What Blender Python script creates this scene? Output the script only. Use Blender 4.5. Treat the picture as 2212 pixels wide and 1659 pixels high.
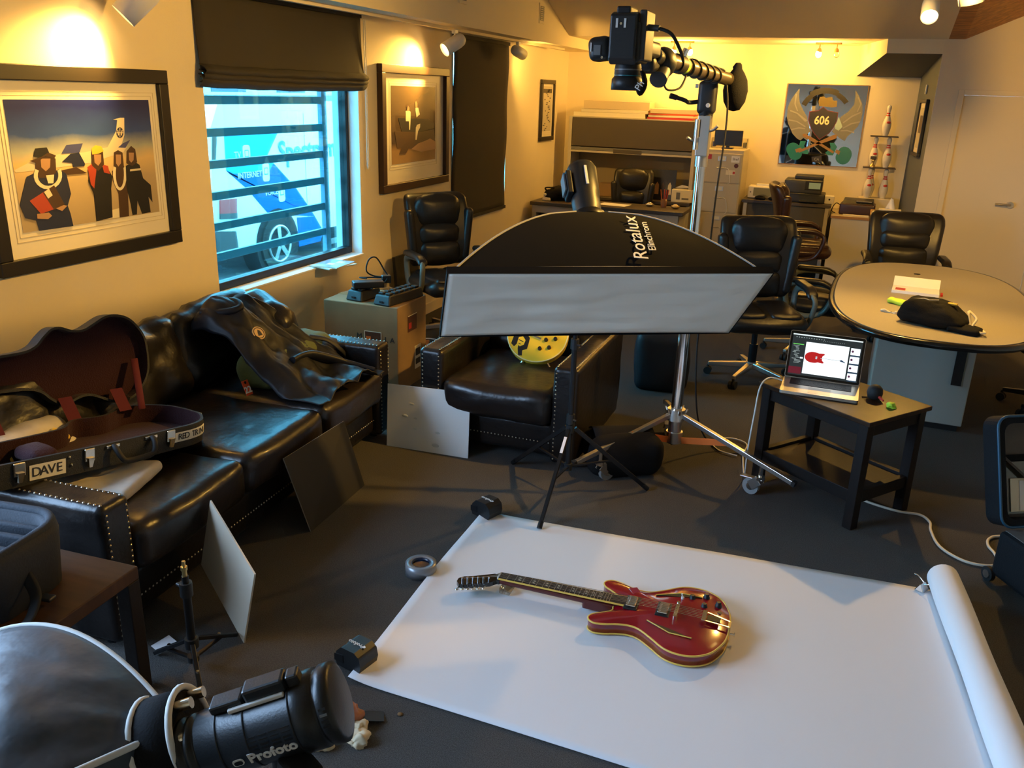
import bpy, bmesh, math, random
from math import sin, cos, pi, radians, sqrt, atan2, exp
from mathutils import Vector, Matrix, noise, Quaternion
random.seed(7)
for o in list(bpy.data.objects): bpy.data.objects.remove(o, do_unlink=True)
scn = bpy.context.scene
COL = scn.collection
# ---------------------------------------------------------------- camera
def look_matrix():
    # rows: world axes expressed in image axes (right, down, forward)
    f = 1850.0; W, H = 2212.0, 1659.0
    d = Vector((930-W/2, 6240-H/2, f)).normalized()
    y = Vector((1845-W/2, 219-H/2, f)); y -= d*y.dot(d); y.normalize()
    z = -d; x = y.cross(z)
    R = Matrix((x, y, z))
    right = R @ Vector((1,0,0)); down = R @ Vector((0,1,0)); fwd = R @ Vector((0,0,1))
    m = Matrix((right, -down, -fwd)).transposed().to_4x4()
    m.translation = Vector((0,0,1.9))
    return m
cam_data = bpy.data.cameras.new('camera'); cam_data.sensor_fit = 'HORIZONTAL'; cam_data.sensor_width = 36.0
cam_data.lens = 36.0*1850.0/2212.0; cam_data.clip_start = .05; cam_data.clip_end = 200
cam = bpy.data.objects.new('camera', cam_data); COL.objects.link(cam); cam.matrix_world = look_matrix(); scn.camera = cam
# ---------------------------------------------------------------- light & exposure
scn.view_settings.view_transform = 'Standard'; scn.view_settings.look = 'None'
scn.view_settings.exposure = 0.2; scn.view_settings.gamma = 1.0; scn.view_settings.use_curve_mapping = False
world = bpy.data.worlds.new('overcast_sky'); scn.world = world; world.use_nodes = True
bg = world.node_tree.nodes['Background']; bg.inputs[0].default_value = (0.43, 0.66, 1.0, 1); bg.inputs[1].default_value = 18.5
WARM = (1.0, .55, .11)
def portal(loc, rot, sx, sy):
    l = bpy.data.lights.new('window_portal', 'AREA'); l.shape = 'RECTANGLE'; l.size = sx; l.size_y = sy
    try: l.cycles.is_portal = True
    except Exception: pass
    o = bpy.data.objects.new('window_portal', l); COL.objects.link(o); o.location = loc; o.rotation_euler = rot
    return o
portal((-3.47, 4.81, 1.5), (0, radians(-90), 0), 1.6, 1.64)     # street window, faces +x
portal((-3.47, .6, 1.5), (0, radians(-90), 0), 1.7, 2.4)       # next window of the same wall, beside the viewer
def spot(name, loc, target, power, size, blend=.5, color=WARM, radius=.03):
    l = bpy.data.lights.new(name, 'SPOT'); l.energy = power; l.spot_size = radians(size); l.spot_blend = blend
    l.color = color; l.shadow_soft_size = radius
    o = bpy.data.objects.new(name, l); COL.objects.link(o); o.location = loc
    o.rotation_euler = (Vector(target)-Vector(loc)).to_track_quat('-Z', 'Y').to_euler()
    return o
# ---------------------------------------------------------------- materials
MATS = {}
def M(name, col=(.5,.5,.5), rough=.5, metal=0., bump=0., bscale=60., var=0., vscale=6., coat=0., spec=.5, emit=None, es=1., sheen=0., detail=3., stretch=None, alpha=1., trans=0., col2=None, coord='Object'):
    if name in MATS: return MATS[name]
    m = bpy.data.materials.new(name); m.use_nodes = True; MATS[name] = m
    nt = m.node_tree; b = nt.nodes['Principled BSDF']
    b.inputs['Base Color'].default_value = (*col, 1); b.inputs['Roughness'].default_value = rough; b.inputs['Metallic'].default_value = metal
    b.inputs['Specular IOR Level'].default_value = spec
    if coat: b.inputs['Coat Weight'].default_value = coat; b.inputs['Coat Roughness'].default_value = .08
    if sheen: b.inputs['Sheen Weight'].default_value = sheen
    if trans: b.inputs['Transmission Weight'].default_value = trans
    if alpha < 1: b.inputs['Alpha'].default_value = alpha
    if emit: b.inputs['Emission Color'].default_value = (*emit, 1); b.inputs['Emission Strength'].default_value = es
    if var or bump or col2:
        tc = nt.nodes.new('ShaderNodeTexCoord'); src = tc.outputs[coord]
        if stretch:
            mp = nt.nodes.new('ShaderNodeMapping'); mp.inputs['Scale'].default_value = stretch; nt.links.new(src, mp.inputs[0]); src = mp.outputs[0]
        if var or col2:
            n = nt.nodes.new('ShaderNodeTexNoise'); n.inputs['Scale'].default_value = vscale; n.inputs['Detail'].default_value = detail
            nt.links.new(src, n.inputs[0]); r = nt.nodes.new('ShaderNodeValToRGB'); nt.links.new(n.outputs['Fac'], r.inputs[0])
            c2 = col2 if col2 else tuple(min(1, c*(1+var)) for c in col); c1 = col if col2 else tuple(c*(1-var) for c in col)
            r.color_ramp.elements[0].color = (*c1, 1); r.color_ramp.elements[0].position = .32
            r.color_ramp.elements[1].color = (*c2, 1); r.color_ramp.elements[1].position = .68
            nt.links.new(r.outputs[0], b.inputs['Base Color'])
        if bump:
            n2 = nt.nodes.new('ShaderNodeTexNoise'); n2.inputs['Scale'].default_value = bscale; n2.inputs['Detail'].default_value = 4
            nt.links.new(src, n2.inputs[0]); bp = nt.nodes.new('ShaderNodeBump'); bp.inputs['Strength'].default_value = bump; bp.inputs['Distance'].default_value = .01
            nt.links.new(n2.outputs['Fac'], bp.inputs['Height']); nt.links.new(bp.outputs[0], b.inputs['Normal'])
    return m
def glass_mat(name, tint=(.93,.97,1), refl=.5):
    m = bpy.data.materials.new(name); m.use_nodes = True; nt = m.node_tree; nt.nodes.clear()
    out = nt.nodes.new('ShaderNodeOutputMaterial'); mix = nt.nodes.new('ShaderNodeMixShader'); t = nt.nodes.new('ShaderNodeBsdfTransparent'); g = nt.nodes.new('ShaderNodeBsdfGlossy')
    fr = nt.nodes.new('ShaderNodeFresnel'); fr.inputs[0].default_value = 1.45; mu = nt.nodes.new('ShaderNodeMath'); mu.operation = 'MULTIPLY'; mu.inputs[1].default_value = refl
    t.inputs[0].default_value = (*tint, 1); g.inputs['Roughness'].default_value = .02
    nt.links.new(fr.outputs[0], mu.inputs[0]); nt.links.new(mu.outputs[0], mix.inputs[0]); nt.links.new(t.outputs[0], mix.inputs[1]); nt.links.new(g.outputs[0], mix.inputs[2]); nt.links.new(mix.outputs[0], out.inputs[0])
    MATS[name] = m; return m
M('wall_paint', (.80,.70,.50), .85, bump=.06, bscale=180, var=.02, vscale=2)
M('wall_white', (.76,.66,.48), .8, bump=.05, bscale=150)
M('ceiling_paint', (.76,.66,.50), .9, bump=.05, bscale=120)
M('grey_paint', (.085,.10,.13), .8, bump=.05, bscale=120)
M('sill_white', (.85,.85,.84), .55)
M('carpet', (.085,.080,.076), .98, bump=.9, bscale=420, col2=(.150,.142,.134), vscale=240, detail=6, spec=.1)
M('wood_beam', (.42,.18,.04), .38, bump=.15, bscale=30, var=.35, vscale=3, stretch=(2,14,14))
M('black_metal', (.012,.012,.013), .38, .3)
M('black_plastic', (.014,.015,.016), .42, bump=.05, bscale=300)
M('dark_grey_plastic', (.045,.046,.048), .45)
M('mid_grey_plastic', (.16,.16,.16), .45)
M('chrome', (.86,.85,.83), .13, 1.)
M('brushed_metal', (.62,.60,.56), .32, 1.)
M('nickel', (.80,.74,.60), .22, 1.)
M('brass', (.75,.55,.22), .3, 1.)
M('white_plastic', (.80,.79,.75), .4)
M('off_white_metal', (.66,.64,.55), .42)
M('beige_metal', (.52,.46,.33), .45, bump=.03, bscale=200)
M('leather', (.010,.008,.0075), .34, bump=.22, bscale=34, var=.3, vscale=4, coat=.05, spec=.4)
M('leather_brown', (.045,.018,.010), .28, bump=.12, bscale=45, coat=.15)
M('leather_chair', (.012,.011,.010), .38, bump=.12, bscale=40)
M('seat_top_leather', (.015,.011,.010), .32, bump=.2, bscale=30, var=.25, vscale=4, coat=.12)
M('nail', (.50,.44,.34), .32, 1.)
M('black_fabric', (.009,.009,.010), .9, spec=.2, bump=.2, bscale=220)
M('shade_fabric', (.040,.035,.028), .92, bump=.35, bscale=500)
M('paper_white', (.86,.85,.86), .75)
M('paper_cream', (.80,.74,.58), .8)
M('cardboard', (.30,.19,.09), .85, bump=.05, bscale=80, var=.12, vscale=5)
M('dark_wood', (.013,.010,.009), .45, spec=.2, bump=.12, bscale=40, stretch=(1,12,1))
M('laminate_grey', (.33,.30,.24), .5, bump=.02, bscale=300, var=.04, vscale=120)
M('desk_top_dark', (.07,.055,.04), .4, bump=.03, bscale=200)
M('panel_dark', (.075,.062,.05), .7)
M('rubber', (.010,.010,.010), .7)
M('red', (.50,.03,.02), .45); M('orange', (.75,.16,.02), .5); M('yellow', (.85,.60,.04), .35, coat=.5)
M('lime', (.55,.85,.05), .5); M('black', (.006,.006,.007), .5); M('ink', (.02,.02,.03), .7); M('white', (.85,.85,.83), .6)
glass_mat('window_glass', (.54,.97,1.0), .5)
glass_mat('clear_plastic', (.92,.92,.88), .8)
M('bulb', (1,.8,.5), .4, emit=(1,.62,.22), es=30)
# ---------------------------------------------------------------- mesh helpers
class MB:
    def __init__(s): s.v=[]; s.f=[]; s.mi=[]; s.cur=0; s.smooth=[]
    def add(s, vs, fs, sm=False):
        o=len(s.v); s.v += [tuple(p) for p in vs]
        for f in fs: s.f.append([i+o for i in f]); s.mi.append(s.cur); s.smooth.append(sm)
        return s
    def box(s, lo, hi):
        x0,y0,z0=lo; x1,y1,z1=hi
        return s.add([(x0,y0,z0),(x1,y0,z0),(x1,y1,z0),(x0,y1,z0),(x0,y0,z1),(x1,y0,z1),(x1,y1,z1),(x0,y1,z1)],
                     [(0,3,2,1),(4,5,6,7),(0,1,5,4),(1,2,6,5),(2,3,7,6),(3,0,4,7)])
    def obox(s, c, size, R=None):
        h=[a/2 for a in size]; m=MB().box([-a for a in h],h); 
        R = R or Matrix.Identity(3); c=Vector(c)
        return s.add([R@Vector(p)+c for p in m.v], m.f)
    def hexa(s, p8): return s.add(p8, [(0,3,2,1),(4,5,6,7),(0,1,5,4),(1,2,6,5),(2,3,7,6),(3,0,4,7)])
    def bar(s, p0, p1, w, h, up=(0,0,1)):
        p0=Vector(p0); p1=Vector(p1); d=(p1-p0).normalized(); u=Vector(up); r=d.cross(u)
        if r.length<1e-4: r=d.cross(Vector((1,0,0)))
        r.normalize(); u=r.cross(d)
        q=[]
        for p in (p0,p1):
            q+= [p-r*w/2-u*h/2, p+r*w/2-u*h/2, p+r*w/2+u*h/2, p-r*w/2+u*h/2]
        return s.add(q,[(0,1,2,3),(7,6,5,4),(0,4,5,1),(1,5,6,2),(2,6,7,3),(3,7,4,0)])
    def cyl(s, p0, p1, r0, r1=None, n=16, caps=True, sm=True):
        if r1 is None: r1=r0
        p0=Vector(p0); p1=Vector(p1); d=(p1-p0).normalized(); a=d.orthogonal().normalized(); b=d.cross(a)
        vs=[]; 
        for p,r in ((p0,r0),(p1,r1)):
            for i in range(n):
                t=2*pi*i/n; vs.append(p+(a*cos(t)+b*sin(t))*r)
        s.add(vs,[(i,(i+1)%n,n+(i+1)%n,n+i) for i in range(n)],sm)
        if caps: s.add(vs,[list(range(n))[::-1],list(range(n,2*n))])
        return s
    def tube(s, pts, r, n=8, caps=True, closed=False, flat=None):
        pts=[Vector(p) for p in pts]; N=len(pts); vs=[]; prev=None
        for i,p in enumerate(pts):
            if closed: d=(pts[(i+1)%N]-pts[i-1])
            else: d=pts[min(i+1,N-1)]-pts[max(i-1,0)]
            if d.length<1e-9: d=Vector((0,0,1))
            d.normalize()
            if prev is None: a=d.orthogonal().normalized()
            else:
                a=prev-d*prev.dot(d)
                a = a.normalized() if a.length>1e-6 else d.orthogonal().normalized()
            prev=a; b=d.cross(a); rr=r[i] if isinstance(r,(list,tuple)) else r
            for k in range(n):
                t=2*pi*k/n; vs.append(p+(a*cos(t)+b*sin(t)*(flat or 1))*rr)
        fs=[]
        for i in range(N if closed else N-1):
            j=(i+1)%N
            for k in range(n): fs.append((i*n+k,i*n+(k+1)%n,j*n+(k+1)%n,j*n+k))
        s.add(vs,fs,True)
        if caps and not closed: s.add(vs,[list(range(n))[::-1],[(N-1)*n+k for k in range(n)]])
        return s
    def prism(s, poly, z0, z1, M=None, sm=False):
        M = M or Matrix.Identity(4); n=len(poly)
        vs=[M@Vector((x,y,z0)) for x,y in poly]+[M@Vector((x,y,z1)) for x,y in poly]
        s.add(vs,[(i,(i+1)%n,n+(i+1)%n,n+i) for i in range(n)],sm)
        s.add(vs,[list(range(n))[::-1],list(range(n,2*n))]); return s
    def lathe(s, prof, n=20, M=None, sm=True):
        M = M or Matrix.Identity(4); vs=[]
        for r,z in prof:
            for k in range(n): t=2*pi*k/n; vs.append(M@Vector((r*cos(t),r*sin(t),z)))
        fs=[]
        for i in range(len(prof)-1):
            for k in range(n): fs.append((i*n+k,i*n+(k+1)%n,(i+1)*n+(k+1)%n,(i+1)*n+k))
        s.add(vs,fs,sm)
        s.add(vs,[list(range(n))[::-1],[(len(prof)-1)*n+k for k in range(n)]]); return s
    def sph(s, c, r, nu=12, nv=8, M=None):
        if not isinstance(r,(tuple,list)): r=(r,r,r)
        c=Vector(c); vs=[]
        for j in range(nv+1):
            ph=pi*j/nv
            for i in range(nu): t=2*pi*i/nu; vs.append(Vector((r[0]*sin(ph)*cos(t),r[1]*sin(ph)*sin(t),-r[2]*cos(ph))))
        if M: vs=[M@p for p in vs]
        vs=[p+c for p in vs]; fs=[]
        for j in range(nv):
            for i in range(nu): fs.append((j*nu+i,j*nu+(i+1)%nu,(j+1)*nu+(i+1)%nu,(j+1)*nu+i))
        return s.add(vs,fs,True)
    def grid(s, fn, nu, nv, thick=0, sm=True):
        P=[[Vector(fn(i/nu,j/nv)) for i in range(nu+1)] for j in range(nv+1)]
        vs=[p for row in P for p in row]; w=nu+1
        fs=[(j*w+i,j*w+i+1,(j+1)*w+i+1,(j+1)*w+i) for j in range(nv) for i in range(nu)]
        if not thick: return s.add(vs,fs,sm)
        N=[]
        for j in range(nv+1):
            for i in range(nu+1):
                du=P[j][min(i+1,nu)]-P[j][max(i-1,0)]; dv=P[min(j+1,nv)][i]-P[max(j-1,0)][i]; q=du.cross(dv)
                N.append(q.normalized() if q.length>1e-12 else Vector((0,0,1)))
        k=len(vs); v2=[p-n*thick for p,n in zip(vs,N)]
        f2=[tuple(i+k for i in f[::-1]) for f in fs]
        ring=[i for i in range(w)]+[j*w+nu for j in range(1,nv+1)]+[nv*w+i for i in range(nu-1,-1,-1)]+[j*w for j in range(nv-1,0,-1)]
        rf=[(ring[i],ring[i]+k,ring[(i+1)%len(ring)]+k,ring[(i+1)%len(ring)]) for i in range(len(ring))]
        return s.add(vs+v2,fs+f2+rf,sm)
    def rbox(s, c, size, r=.02, n=4, disp=None, R=None, seg=3):
        c=Vector(c); h=[a/2 for a in size]; r=min(r,*[a*.999 for a in h]); key={}; vs=[]; fs=[]
        def axis(hh):
            a=[-hh+r*(1-cos(t*pi/2/seg)) if seg>1 else -hh for t in range(seg+1)]
            a=[-hh+ r*t/seg for t in range(seg+1)]
            inn=hh-r; mid=[-inn+2*inn*k/n for k in range(1,n)]
            return a+mid+[-q for q in a[::-1]]
        ax=[axis(hh) for hh in h]
        def vid(p):
            inner=[max(-(h[i]-r),min(h[i]-r,p[i])) for i in range(3)]
            d=Vector([p[i]-inner[i] for i in range(3)])
            if d.length>1e-9: d.normalize()
            q=Vector(inner)+d*r; k=(round(q.x,5),round(q.y,5),round(q.z,5))
            if k not in key:
                key[k]=len(vs)
                if disp: q=Vector(disp(q,d,h))
                vs.append(q)
            return key[k]
        for a in range(3):
            b,cc=(a+1)%3,(a+2)%3
            for sg in (-1,1):
                for i in range(len(ax[b])-1):
                    for j in range(len(ax[cc])-1):
                        ids=[]
                        for (u,v) in ((i,j),(i+1,j),(i+1,j+1),(i,j+1)):
                            p=[0,0,0]; p[a]=sg*h[a]; p[b]=ax[b][u]; p[cc]=ax[cc][v]; k=vid(p)
                            if k not in ids: ids.append(k)
                        if len(ids)>=3: fs.append(ids if sg>0 else ids[::-1])
        R = R or Matrix.Identity(3)
        return s.add([R@p+c for p in vs],fs,True)
    def xf(s, M, start=0):
        s.v[start:]=[tuple(M@Vector(p)) for p in s.v[start:]]; return s
    def mat(s,i): s.cur=i; return s
    def build(s, name, mats, parent=None, bevel=0, sub=0, loc=None):
        me=bpy.data.meshes.new(name); me.from_pydata([tuple(p) for p in s.v],[],s.f)
        if not isinstance(mats,(list,tuple)): mats=[mats]
        for m in mats: me.materials.append(MATS[m] if isinstance(m,str) else m)
        me.polygons.foreach_set('material_index', s.mi); me.polygons.foreach_set('use_smooth', s.smooth); me.update()
        o=bpy.data.objects.new(name, me); COL.objects.link(o)
        if parent is not None: o.parent=parent
        if loc is not None: o.location=loc
        if bevel:
            b=o.modifiers.new('bevel','BEVEL'); b.width=bevel; b.segments=2; b.limit_method='ANGLE'; b.angle_limit=radians(40); b.use_clamp_overlap=True
        if sub:
            b=o.modifiers.new('sub','SUBSURF'); b.levels=sub; b.render_levels=sub
        return o
def thing(name, label, cat, loc=(0,0,0), rz=0, group=None, rot=None):
    o=bpy.data.objects.new(name,None); COL.objects.link(o); o.location=loc; o.rotation_euler=rot or (0,0,rz); o.empty_display_size=.05
    return tag(o,label,cat,group)
def tag(o, label, cat, group=None):
    o['label']=label; o['category']=cat
    if group: o['group']=group
    return o
def struct(name, mb, m, parent=None, bevel=0):
    o=mb.build(name,m,parent,bevel)
    if parent is None: o['kind']='structure'
    return o
def copy_tree(o, parent=None):
    c=o.copy(); COL.objects.link(c); c.parent=parent
    for ch in list(o.children): copy_tree(ch,c)
    return c
def place(o, loc, rz, label=None, group=None):
    o.location=loc; o.rotation_euler=(0,0,rz)
    if label: o['label']=label
    if group: o['group']=group
    return o
def stuff(o): o['kind']='stuff'; return o
def text(name, s, size, mat, parent, M, ext=.0008, shear=0, align='CENTER', sx=1.0, spacing=1.0, bold=0):
    cu=bpy.data.curves.new('lettering','FONT'); cu.body=s; cu.size=size; cu.extrude=ext; cu.align_x=align; cu.align_y='CENTER'; cu.shear=shear; cu.space_character=spacing; cu.offset=bold; cu.resolution_u=3
    t=bpy.data.objects.new('lettering',cu); COL.objects.link(t); dg=bpy.context.evaluated_depsgraph_get(); dg.update()
    me=bpy.data.meshes.new_from_object(t.evaluated_get(dg)); bpy.data.objects.remove(t); bpy.data.curves.remove(cu)
    if sx!=1.0: me.transform(Matrix.Diagonal((sx,1,1,1)))
    me.transform(M); me.materials.clear(); me.materials.append(MATS[mat]); me.name=name
    o=bpy.data.objects.new(name,me); COL.objects.link(o); o.parent=parent
    return o
def frame3(o, x, y, z=None):
    """matrix with origin o, local x axis along x, y axis along y"""
    x=Vector(x).normalized(); y=Vector(y); y=(y-x*y.dot(x)).normalized(); z=x.cross(y)
    m=Matrix((x,y,z)).transposed().to_4x4(); m.translation=Vector(o); return m
def spline(pts, n=8, closed=False):
    P=[Vector(p) for p in pts]; N=len(P); out=[]
    rng=range(N) if closed else range(N-1)
    for i in rng:
        if closed: a,b,c,d=P[i-1],P[i],P[(i+1)%N],P[(i+2)%N]
        else: a,b,c,d=P[max(i-1,0)],P[i],P[i+1],P[min(i+2,N-1)]
        for k in range(n):
            t=k/n; out.append(.5*((2*b)+(c-a)*t+(2*a-5*b+4*c-d)*t*t+(3*b-a-3*c+d)*t**3))
    if not closed: out.append(P[-1])
    return out
def rrect(w,h,r,n=5):
    out=[]
    for cx,cy,a in ((w/2-r,h/2-r,0),(-w/2+r,h/2-r,90),(-w/2+r,-h/2+r,180),(w/2-r,-h/2+r,270)):
        for k in range(n+1): t=radians(a+90*k/n); out.append((cx+r*cos(t),cy+r*sin(t)))
    return out
def wr(p, sc, amp):   # wrinkle displacement
    return noise.fractal(Vector(p)*sc, 1.0, 2.0, 4)*amp
# ================================================================ the setting
XL, YB = -3.3, 10.6
def ceil_z(y): return 2.48 if y>=9.45 else min(4.08, 2.48+.36*(9.45-y))
m=MB().box((-3.55,-2.7,-.12),(2.75,10.75,0)); struct('floor',m,'carpet')
# left wall with two window openings
W1=(3.99,5.63,.70,2.30); W2=(7.24,8.57,.74,2.33)
m=MB()
W3=(-.6,1.8,.65,2.35)
for y0,y1 in ((-2.7,W3[0]),(W3[1],W1[0]),(W1[1],W2[0]),(W2[1],10.75)): m.box((XL-.22,y0,0),(XL,y1,4.2))
for w in (W1,W2,W3):
    m.box((XL-.22,w[0],0),(XL,w[1],w[2])); m.box((XL-.22,w[0],w[3]),(XL,w[1],4.2))
struct('wall_left',m,'wall_paint')
struct('wall_back',MB().box((XL-.2,YB,0),(.66,YB+.15,4.2)),'wall_paint')
# front wall (behind the viewer) and right wall, each with a window
struct('wall_front',MB().box((-3.52,-2.8,0),(2.75,-2.6,5.2)),'wall_paint')
struct('wall_right',MB().box((2.6,-2.8,0),(2.75,9.7,5.2)),'wall_paint')
# ceiling: flat strip along the back wall, then a slope rising towards the viewer
pts=[(10.75,2.48),(9.45,2.48),(5.0,4.08),(-2.8,4.08)]
m=MB()
for (ya,za),(yb,zb) in zip(pts[:-1],pts[1:]):
    xr=.74 if ya==9.45 else 2.7
    m.hexa([(-2.951,yb,zb),(xr,yb,zb),(xr,ya,za),(-2.951,ya,za),(-2.951,yb,zb+.12),(xr,yb,zb+.12),(xr,ya,za+.12),(-2.951,ya,za+.12)])
struct('ceiling',m,'ceiling_paint')
m=MB().box((XL-.01,-2.65,2.37),(-2.95,10.65,4.2)); sof=struct('trim_1',m,'wall_paint'); sof['label']='boxed soffit running along the top of the window wall'
for y in (6.64,8.52):
    v=MB().box((-2.952,y-.075,2.53),(-2.944,y+.075,2.71)).build('vent_frame','wall_white',sof)
    MB().box((-2.944,y-.055,2.555),(-2.942,y+.055,2.685)).build('vent_panel','mid_grey_plastic',v)
    q=MB()
    for k in range(7): q.box((-2.942,y-.055,2.562+k*.018),(-2.936,y+.055,2.566+k*.018))
    q.build('vent_grille','wall_white',v)
# bulkhead, niche wall and door wall at the right of the back
m=MB().hexa([(.224,9.45,2.353),(.711,9.45,2.353),(.66,10.6,2.17),(-.015,10.6,2.17),(.212,9.45,2.60),(.711,9.45,2.60),(.66,10.6,2.60),(-.015,10.6,2.60)]); struct('trim_2',m,['wall_paint'])
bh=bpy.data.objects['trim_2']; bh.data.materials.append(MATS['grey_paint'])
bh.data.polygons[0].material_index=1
m=MB().hexa([(.711,9.452,0),(.80,9.452,0),(.80,10.7,0),(.625,10.7,0),(.711,9.452,2.6),(.80,9.452,2.6),(.80,10.7,2.6),(.625,10.7,2.6)]); struct('wall_niche',m,'grey_paint')
m=MB().box((.711,9.448,0),(.95,9.62,4.2)).box((.95,9.448,2.0),(1.78,9.62,5.2)).box((1.78,9.448,0),(2.7,9.62,5.2)); struct('wall_door',m,'wall_white')
d=MB().box((.955,9.47,0.005),(1.775,9.52,1.995)); d=struct('door_1',d,'wall_white',bevel=.003)
f=MB().box((.905,9.43,0),(.955,9.47,2.045)).box((1.775,9.43,0),(1.825,9.47,2.045)).box((.955,9.43,1.995),(1.775,9.47,2.045)); f.build('door_frame','wall_white',d,.004)
h=MB().cyl((1.53,9.47,1.02),(1.53,9.42,1.02),.028,n=14).tube(spline([(1.53,9.425,1.02),(1.50,9.41,1.02),(1.40,9.415,1.02)],4),.011); h.build('door_handle','brushed_metal',d)
# raked timber trim between sloped ceiling and door wall
def wz(x,y): return 2.482+.36*(9.45-y)+.45*max(0,x-.88)
m=MB()
for xa,xb in ((.74,.88),(.88,2.65)):
    q=[(xa,5.0,wz(xa,5.0)),(xb,5.0,wz(xb,5.0)),(xb,9.452,wz(xb,9.452)),(xa,9.452,wz(xa,9.452))]; m.hexa(q+[(x,y,z+.1) for x,y,z in q])
o=struct('trim_3',m,'wood_beam'); o['label']='timber clad slope of the ceiling at the upper right'
struct('wall_gable',MB().add([(.74,4.95,4.06),(2.65,4.95,4.06),(2.65,4.95,5.1),(.74,4.95,4.25),(.74,5.05,4.06),(2.65,5.05,4.06),(2.65,5.05,5.1),(.74,5.05,4.25)],[(0,1,2,3),(7,6,5,4),(0,4,5,1),(1,5,6,2),(2,6,7,3),(3,7,4,0)]),'wall_paint')
# next window along the left wall, beside the viewer
y0,y1,z0,z1=W3; xg3=-3.415
w=MB().box((xg3-.03,y0,z0),(xg3+.03,y1,z0+.05)).box((xg3-.03,y0,z1-.05),(xg3+.03,y1,z1)).box((xg3-.03,y0,z0+.05),(xg3+.03,y0+.05,z1-.05)).box((xg3-.03,y1-.05,z0+.05),(xg3+.03,y1,z1-.05))
struct('window_3',w,'black_metal')
# skirting boards
struct('baseboard_back',MB().box((XL,YB-.015,0),(.6,YB-.001,.09)),'wall_white'); struct('baseboard_left',MB().box((XL+.001,-2.6,0),(XL+.014,YB-.02,.09)),'wall_white')
# ---- street window
y0,y1,z0,z1=W1; xg=-3.415
w=MB().box((xg-.03,y0,z0+.012),(xg+.03,y1,z0+.06)).box((xg-.03,y0,z1-.05),(xg+.03,y1,z1)).box((xg-.03,y0,z0+.06),(xg+.03,y0+.05,z1-.05)).box((xg-.03,y1-.05,z0+.06),(xg+.03,y1,z1-.05))
win=struct('window_1',w,'black_metal',bevel=.003)
MB().box((xg-.003,y0+.05,z0+.06),(xg+.003,y1-.05,z1-.05)).build('pane','window_glass',win)
MB().box((XL-.2,y0+.001,z0+.0),(XL+.012,y1-.001,z0+.012)).build('sill','sill_white',win,.002)
MB().box((XL-.215,y1-.014,z0+.012),(XL,y1-.001,z1)).build('reveal','sill_white',win)
M('bar_paint',(.09,.19,.28),.5)
for z in (.871,1.056,1.241,1.427,1.612,1.797,1.98,2.16):
    MB().box((-3.56,y0-.05,z-.025),(-3.535,y1-.06,z+.025)).build('security_bar','bar_paint',win,.003)
MB().box((-3.565,y1-.13,z0-.05),(-3.53,y1-.07,z1+.05)).build('bar_upright','bar_paint',win)
MB().box((-3.565,y0-.1,z0-.05),(-3.53,y0-.05,z1+.05)).build('bar_upright','bar_paint',win)
# ---- second window, shaded
y0,y1,z0,z1=W2
w=MB().box((xg-.03,y0,z0),(xg+.03,y1,z0+.05)).box((xg-.03,y0,z1-.05),(xg+.03,y1,z1)).box((xg-.03,y0,z0+.05),(xg+.03,y0+.05,z1-.05)).box((xg-.03,y1-.05,z0+.05),(xg+.03,y1,z1-.05))
win2=struct('window_2',w,'black_metal'); MB().box((xg-.003,y0+.05,z0+.05),(xg+.003,y1-.05,z1-.05)).build('pane','window_glass',win2)
MB().box((XL-.215,y1-.014,z0),(XL,y1-.001,z1)).build('reveal','wall_paint',win2)
# ---- roman shades
sh=thing('roman_shade','dark roman shade half raised over the bright street window','window shade',(XL,4.81,2.365))
def shf(u,v):
    yy=(u-.5)*1.70-.012; zz=-.02-v*.39; xx=.012+.004*sin(u*9)+ .02*v*v
    return (xx,yy,zz)
MB().grid(shf,24,10,thick=-.006).build('upper_panel','shade_fabric',sh)
for k,(zt,zb,dx) in enumerate(((-.375,-.445,.050),(-.405,-.472,.040),(-.425,-.495,.030))):
    def ff(u,v,zt=zt,zb=zb,dx=dx,k=k):
        a=v*pi; yy=(u-.5)*(1.71+.01*k)-.012
        return (.012+dx*sin(a)+.012, yy, zt+(zb-zt)*v - .012*sin(u*pi)*(1 if k==2 else .4)+.002*sin(u*31+k))
    MB().grid(ff,24,8,thick=-.005).build('fold','shade_fabric',sh)
MB().box((.003,-.83,-.02),(.03,.83,.004)).build('head_rail','shade_fabric',sh)
MB().tube([(.03,.855,-.02),(.03,.86,-.6),(.03,.862,-1.02),(.03,.872,-1.04),(.03,.884,-1.02),(.03,.88,-.5),(.03,.875,-.02)],.004,6).build('pull_cord','white_plastic',sh)
sh2=thing('roman_shade','dark roman shade fully lowered over the far window','window shade',(XL,7.875,2.335))
def sf2(u,v): return (.012+.006*sin(v*14)+.003*sin(u*7+v*3),(u-.5)*1.31+.008*sin(v*6),-1.58*v)
MB().grid(sf2,16,30,thick=-.006).build('panel','shade_fabric',sh2)
MB().box((.002,-.66,-.01),(.03,.66,.02)).build('head_rail','shade_fabric',sh2); MB().box((.006,-.655,-1.60),(.028,.655,-1.57)).build('hem_bar','shade_fabric',sh2)
# ---- electrical bits
o=MB().box((XL+.001,5.86,.33),(XL+.008,5.93,.445)).build('wall_outlet','white_plastic',None,.002); tag(o,'white outlet plate on left wall behind the cardboard box','outlet')
sw=MB().box((.655,9.98,2.0),(.668,10.03,2.09)).build('wall_sensor','white_plastic',None,.002); sw.rotation_euler=(0,0,0); tag(sw,'small white plate high on the grey niche wall','switch plate')
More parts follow.
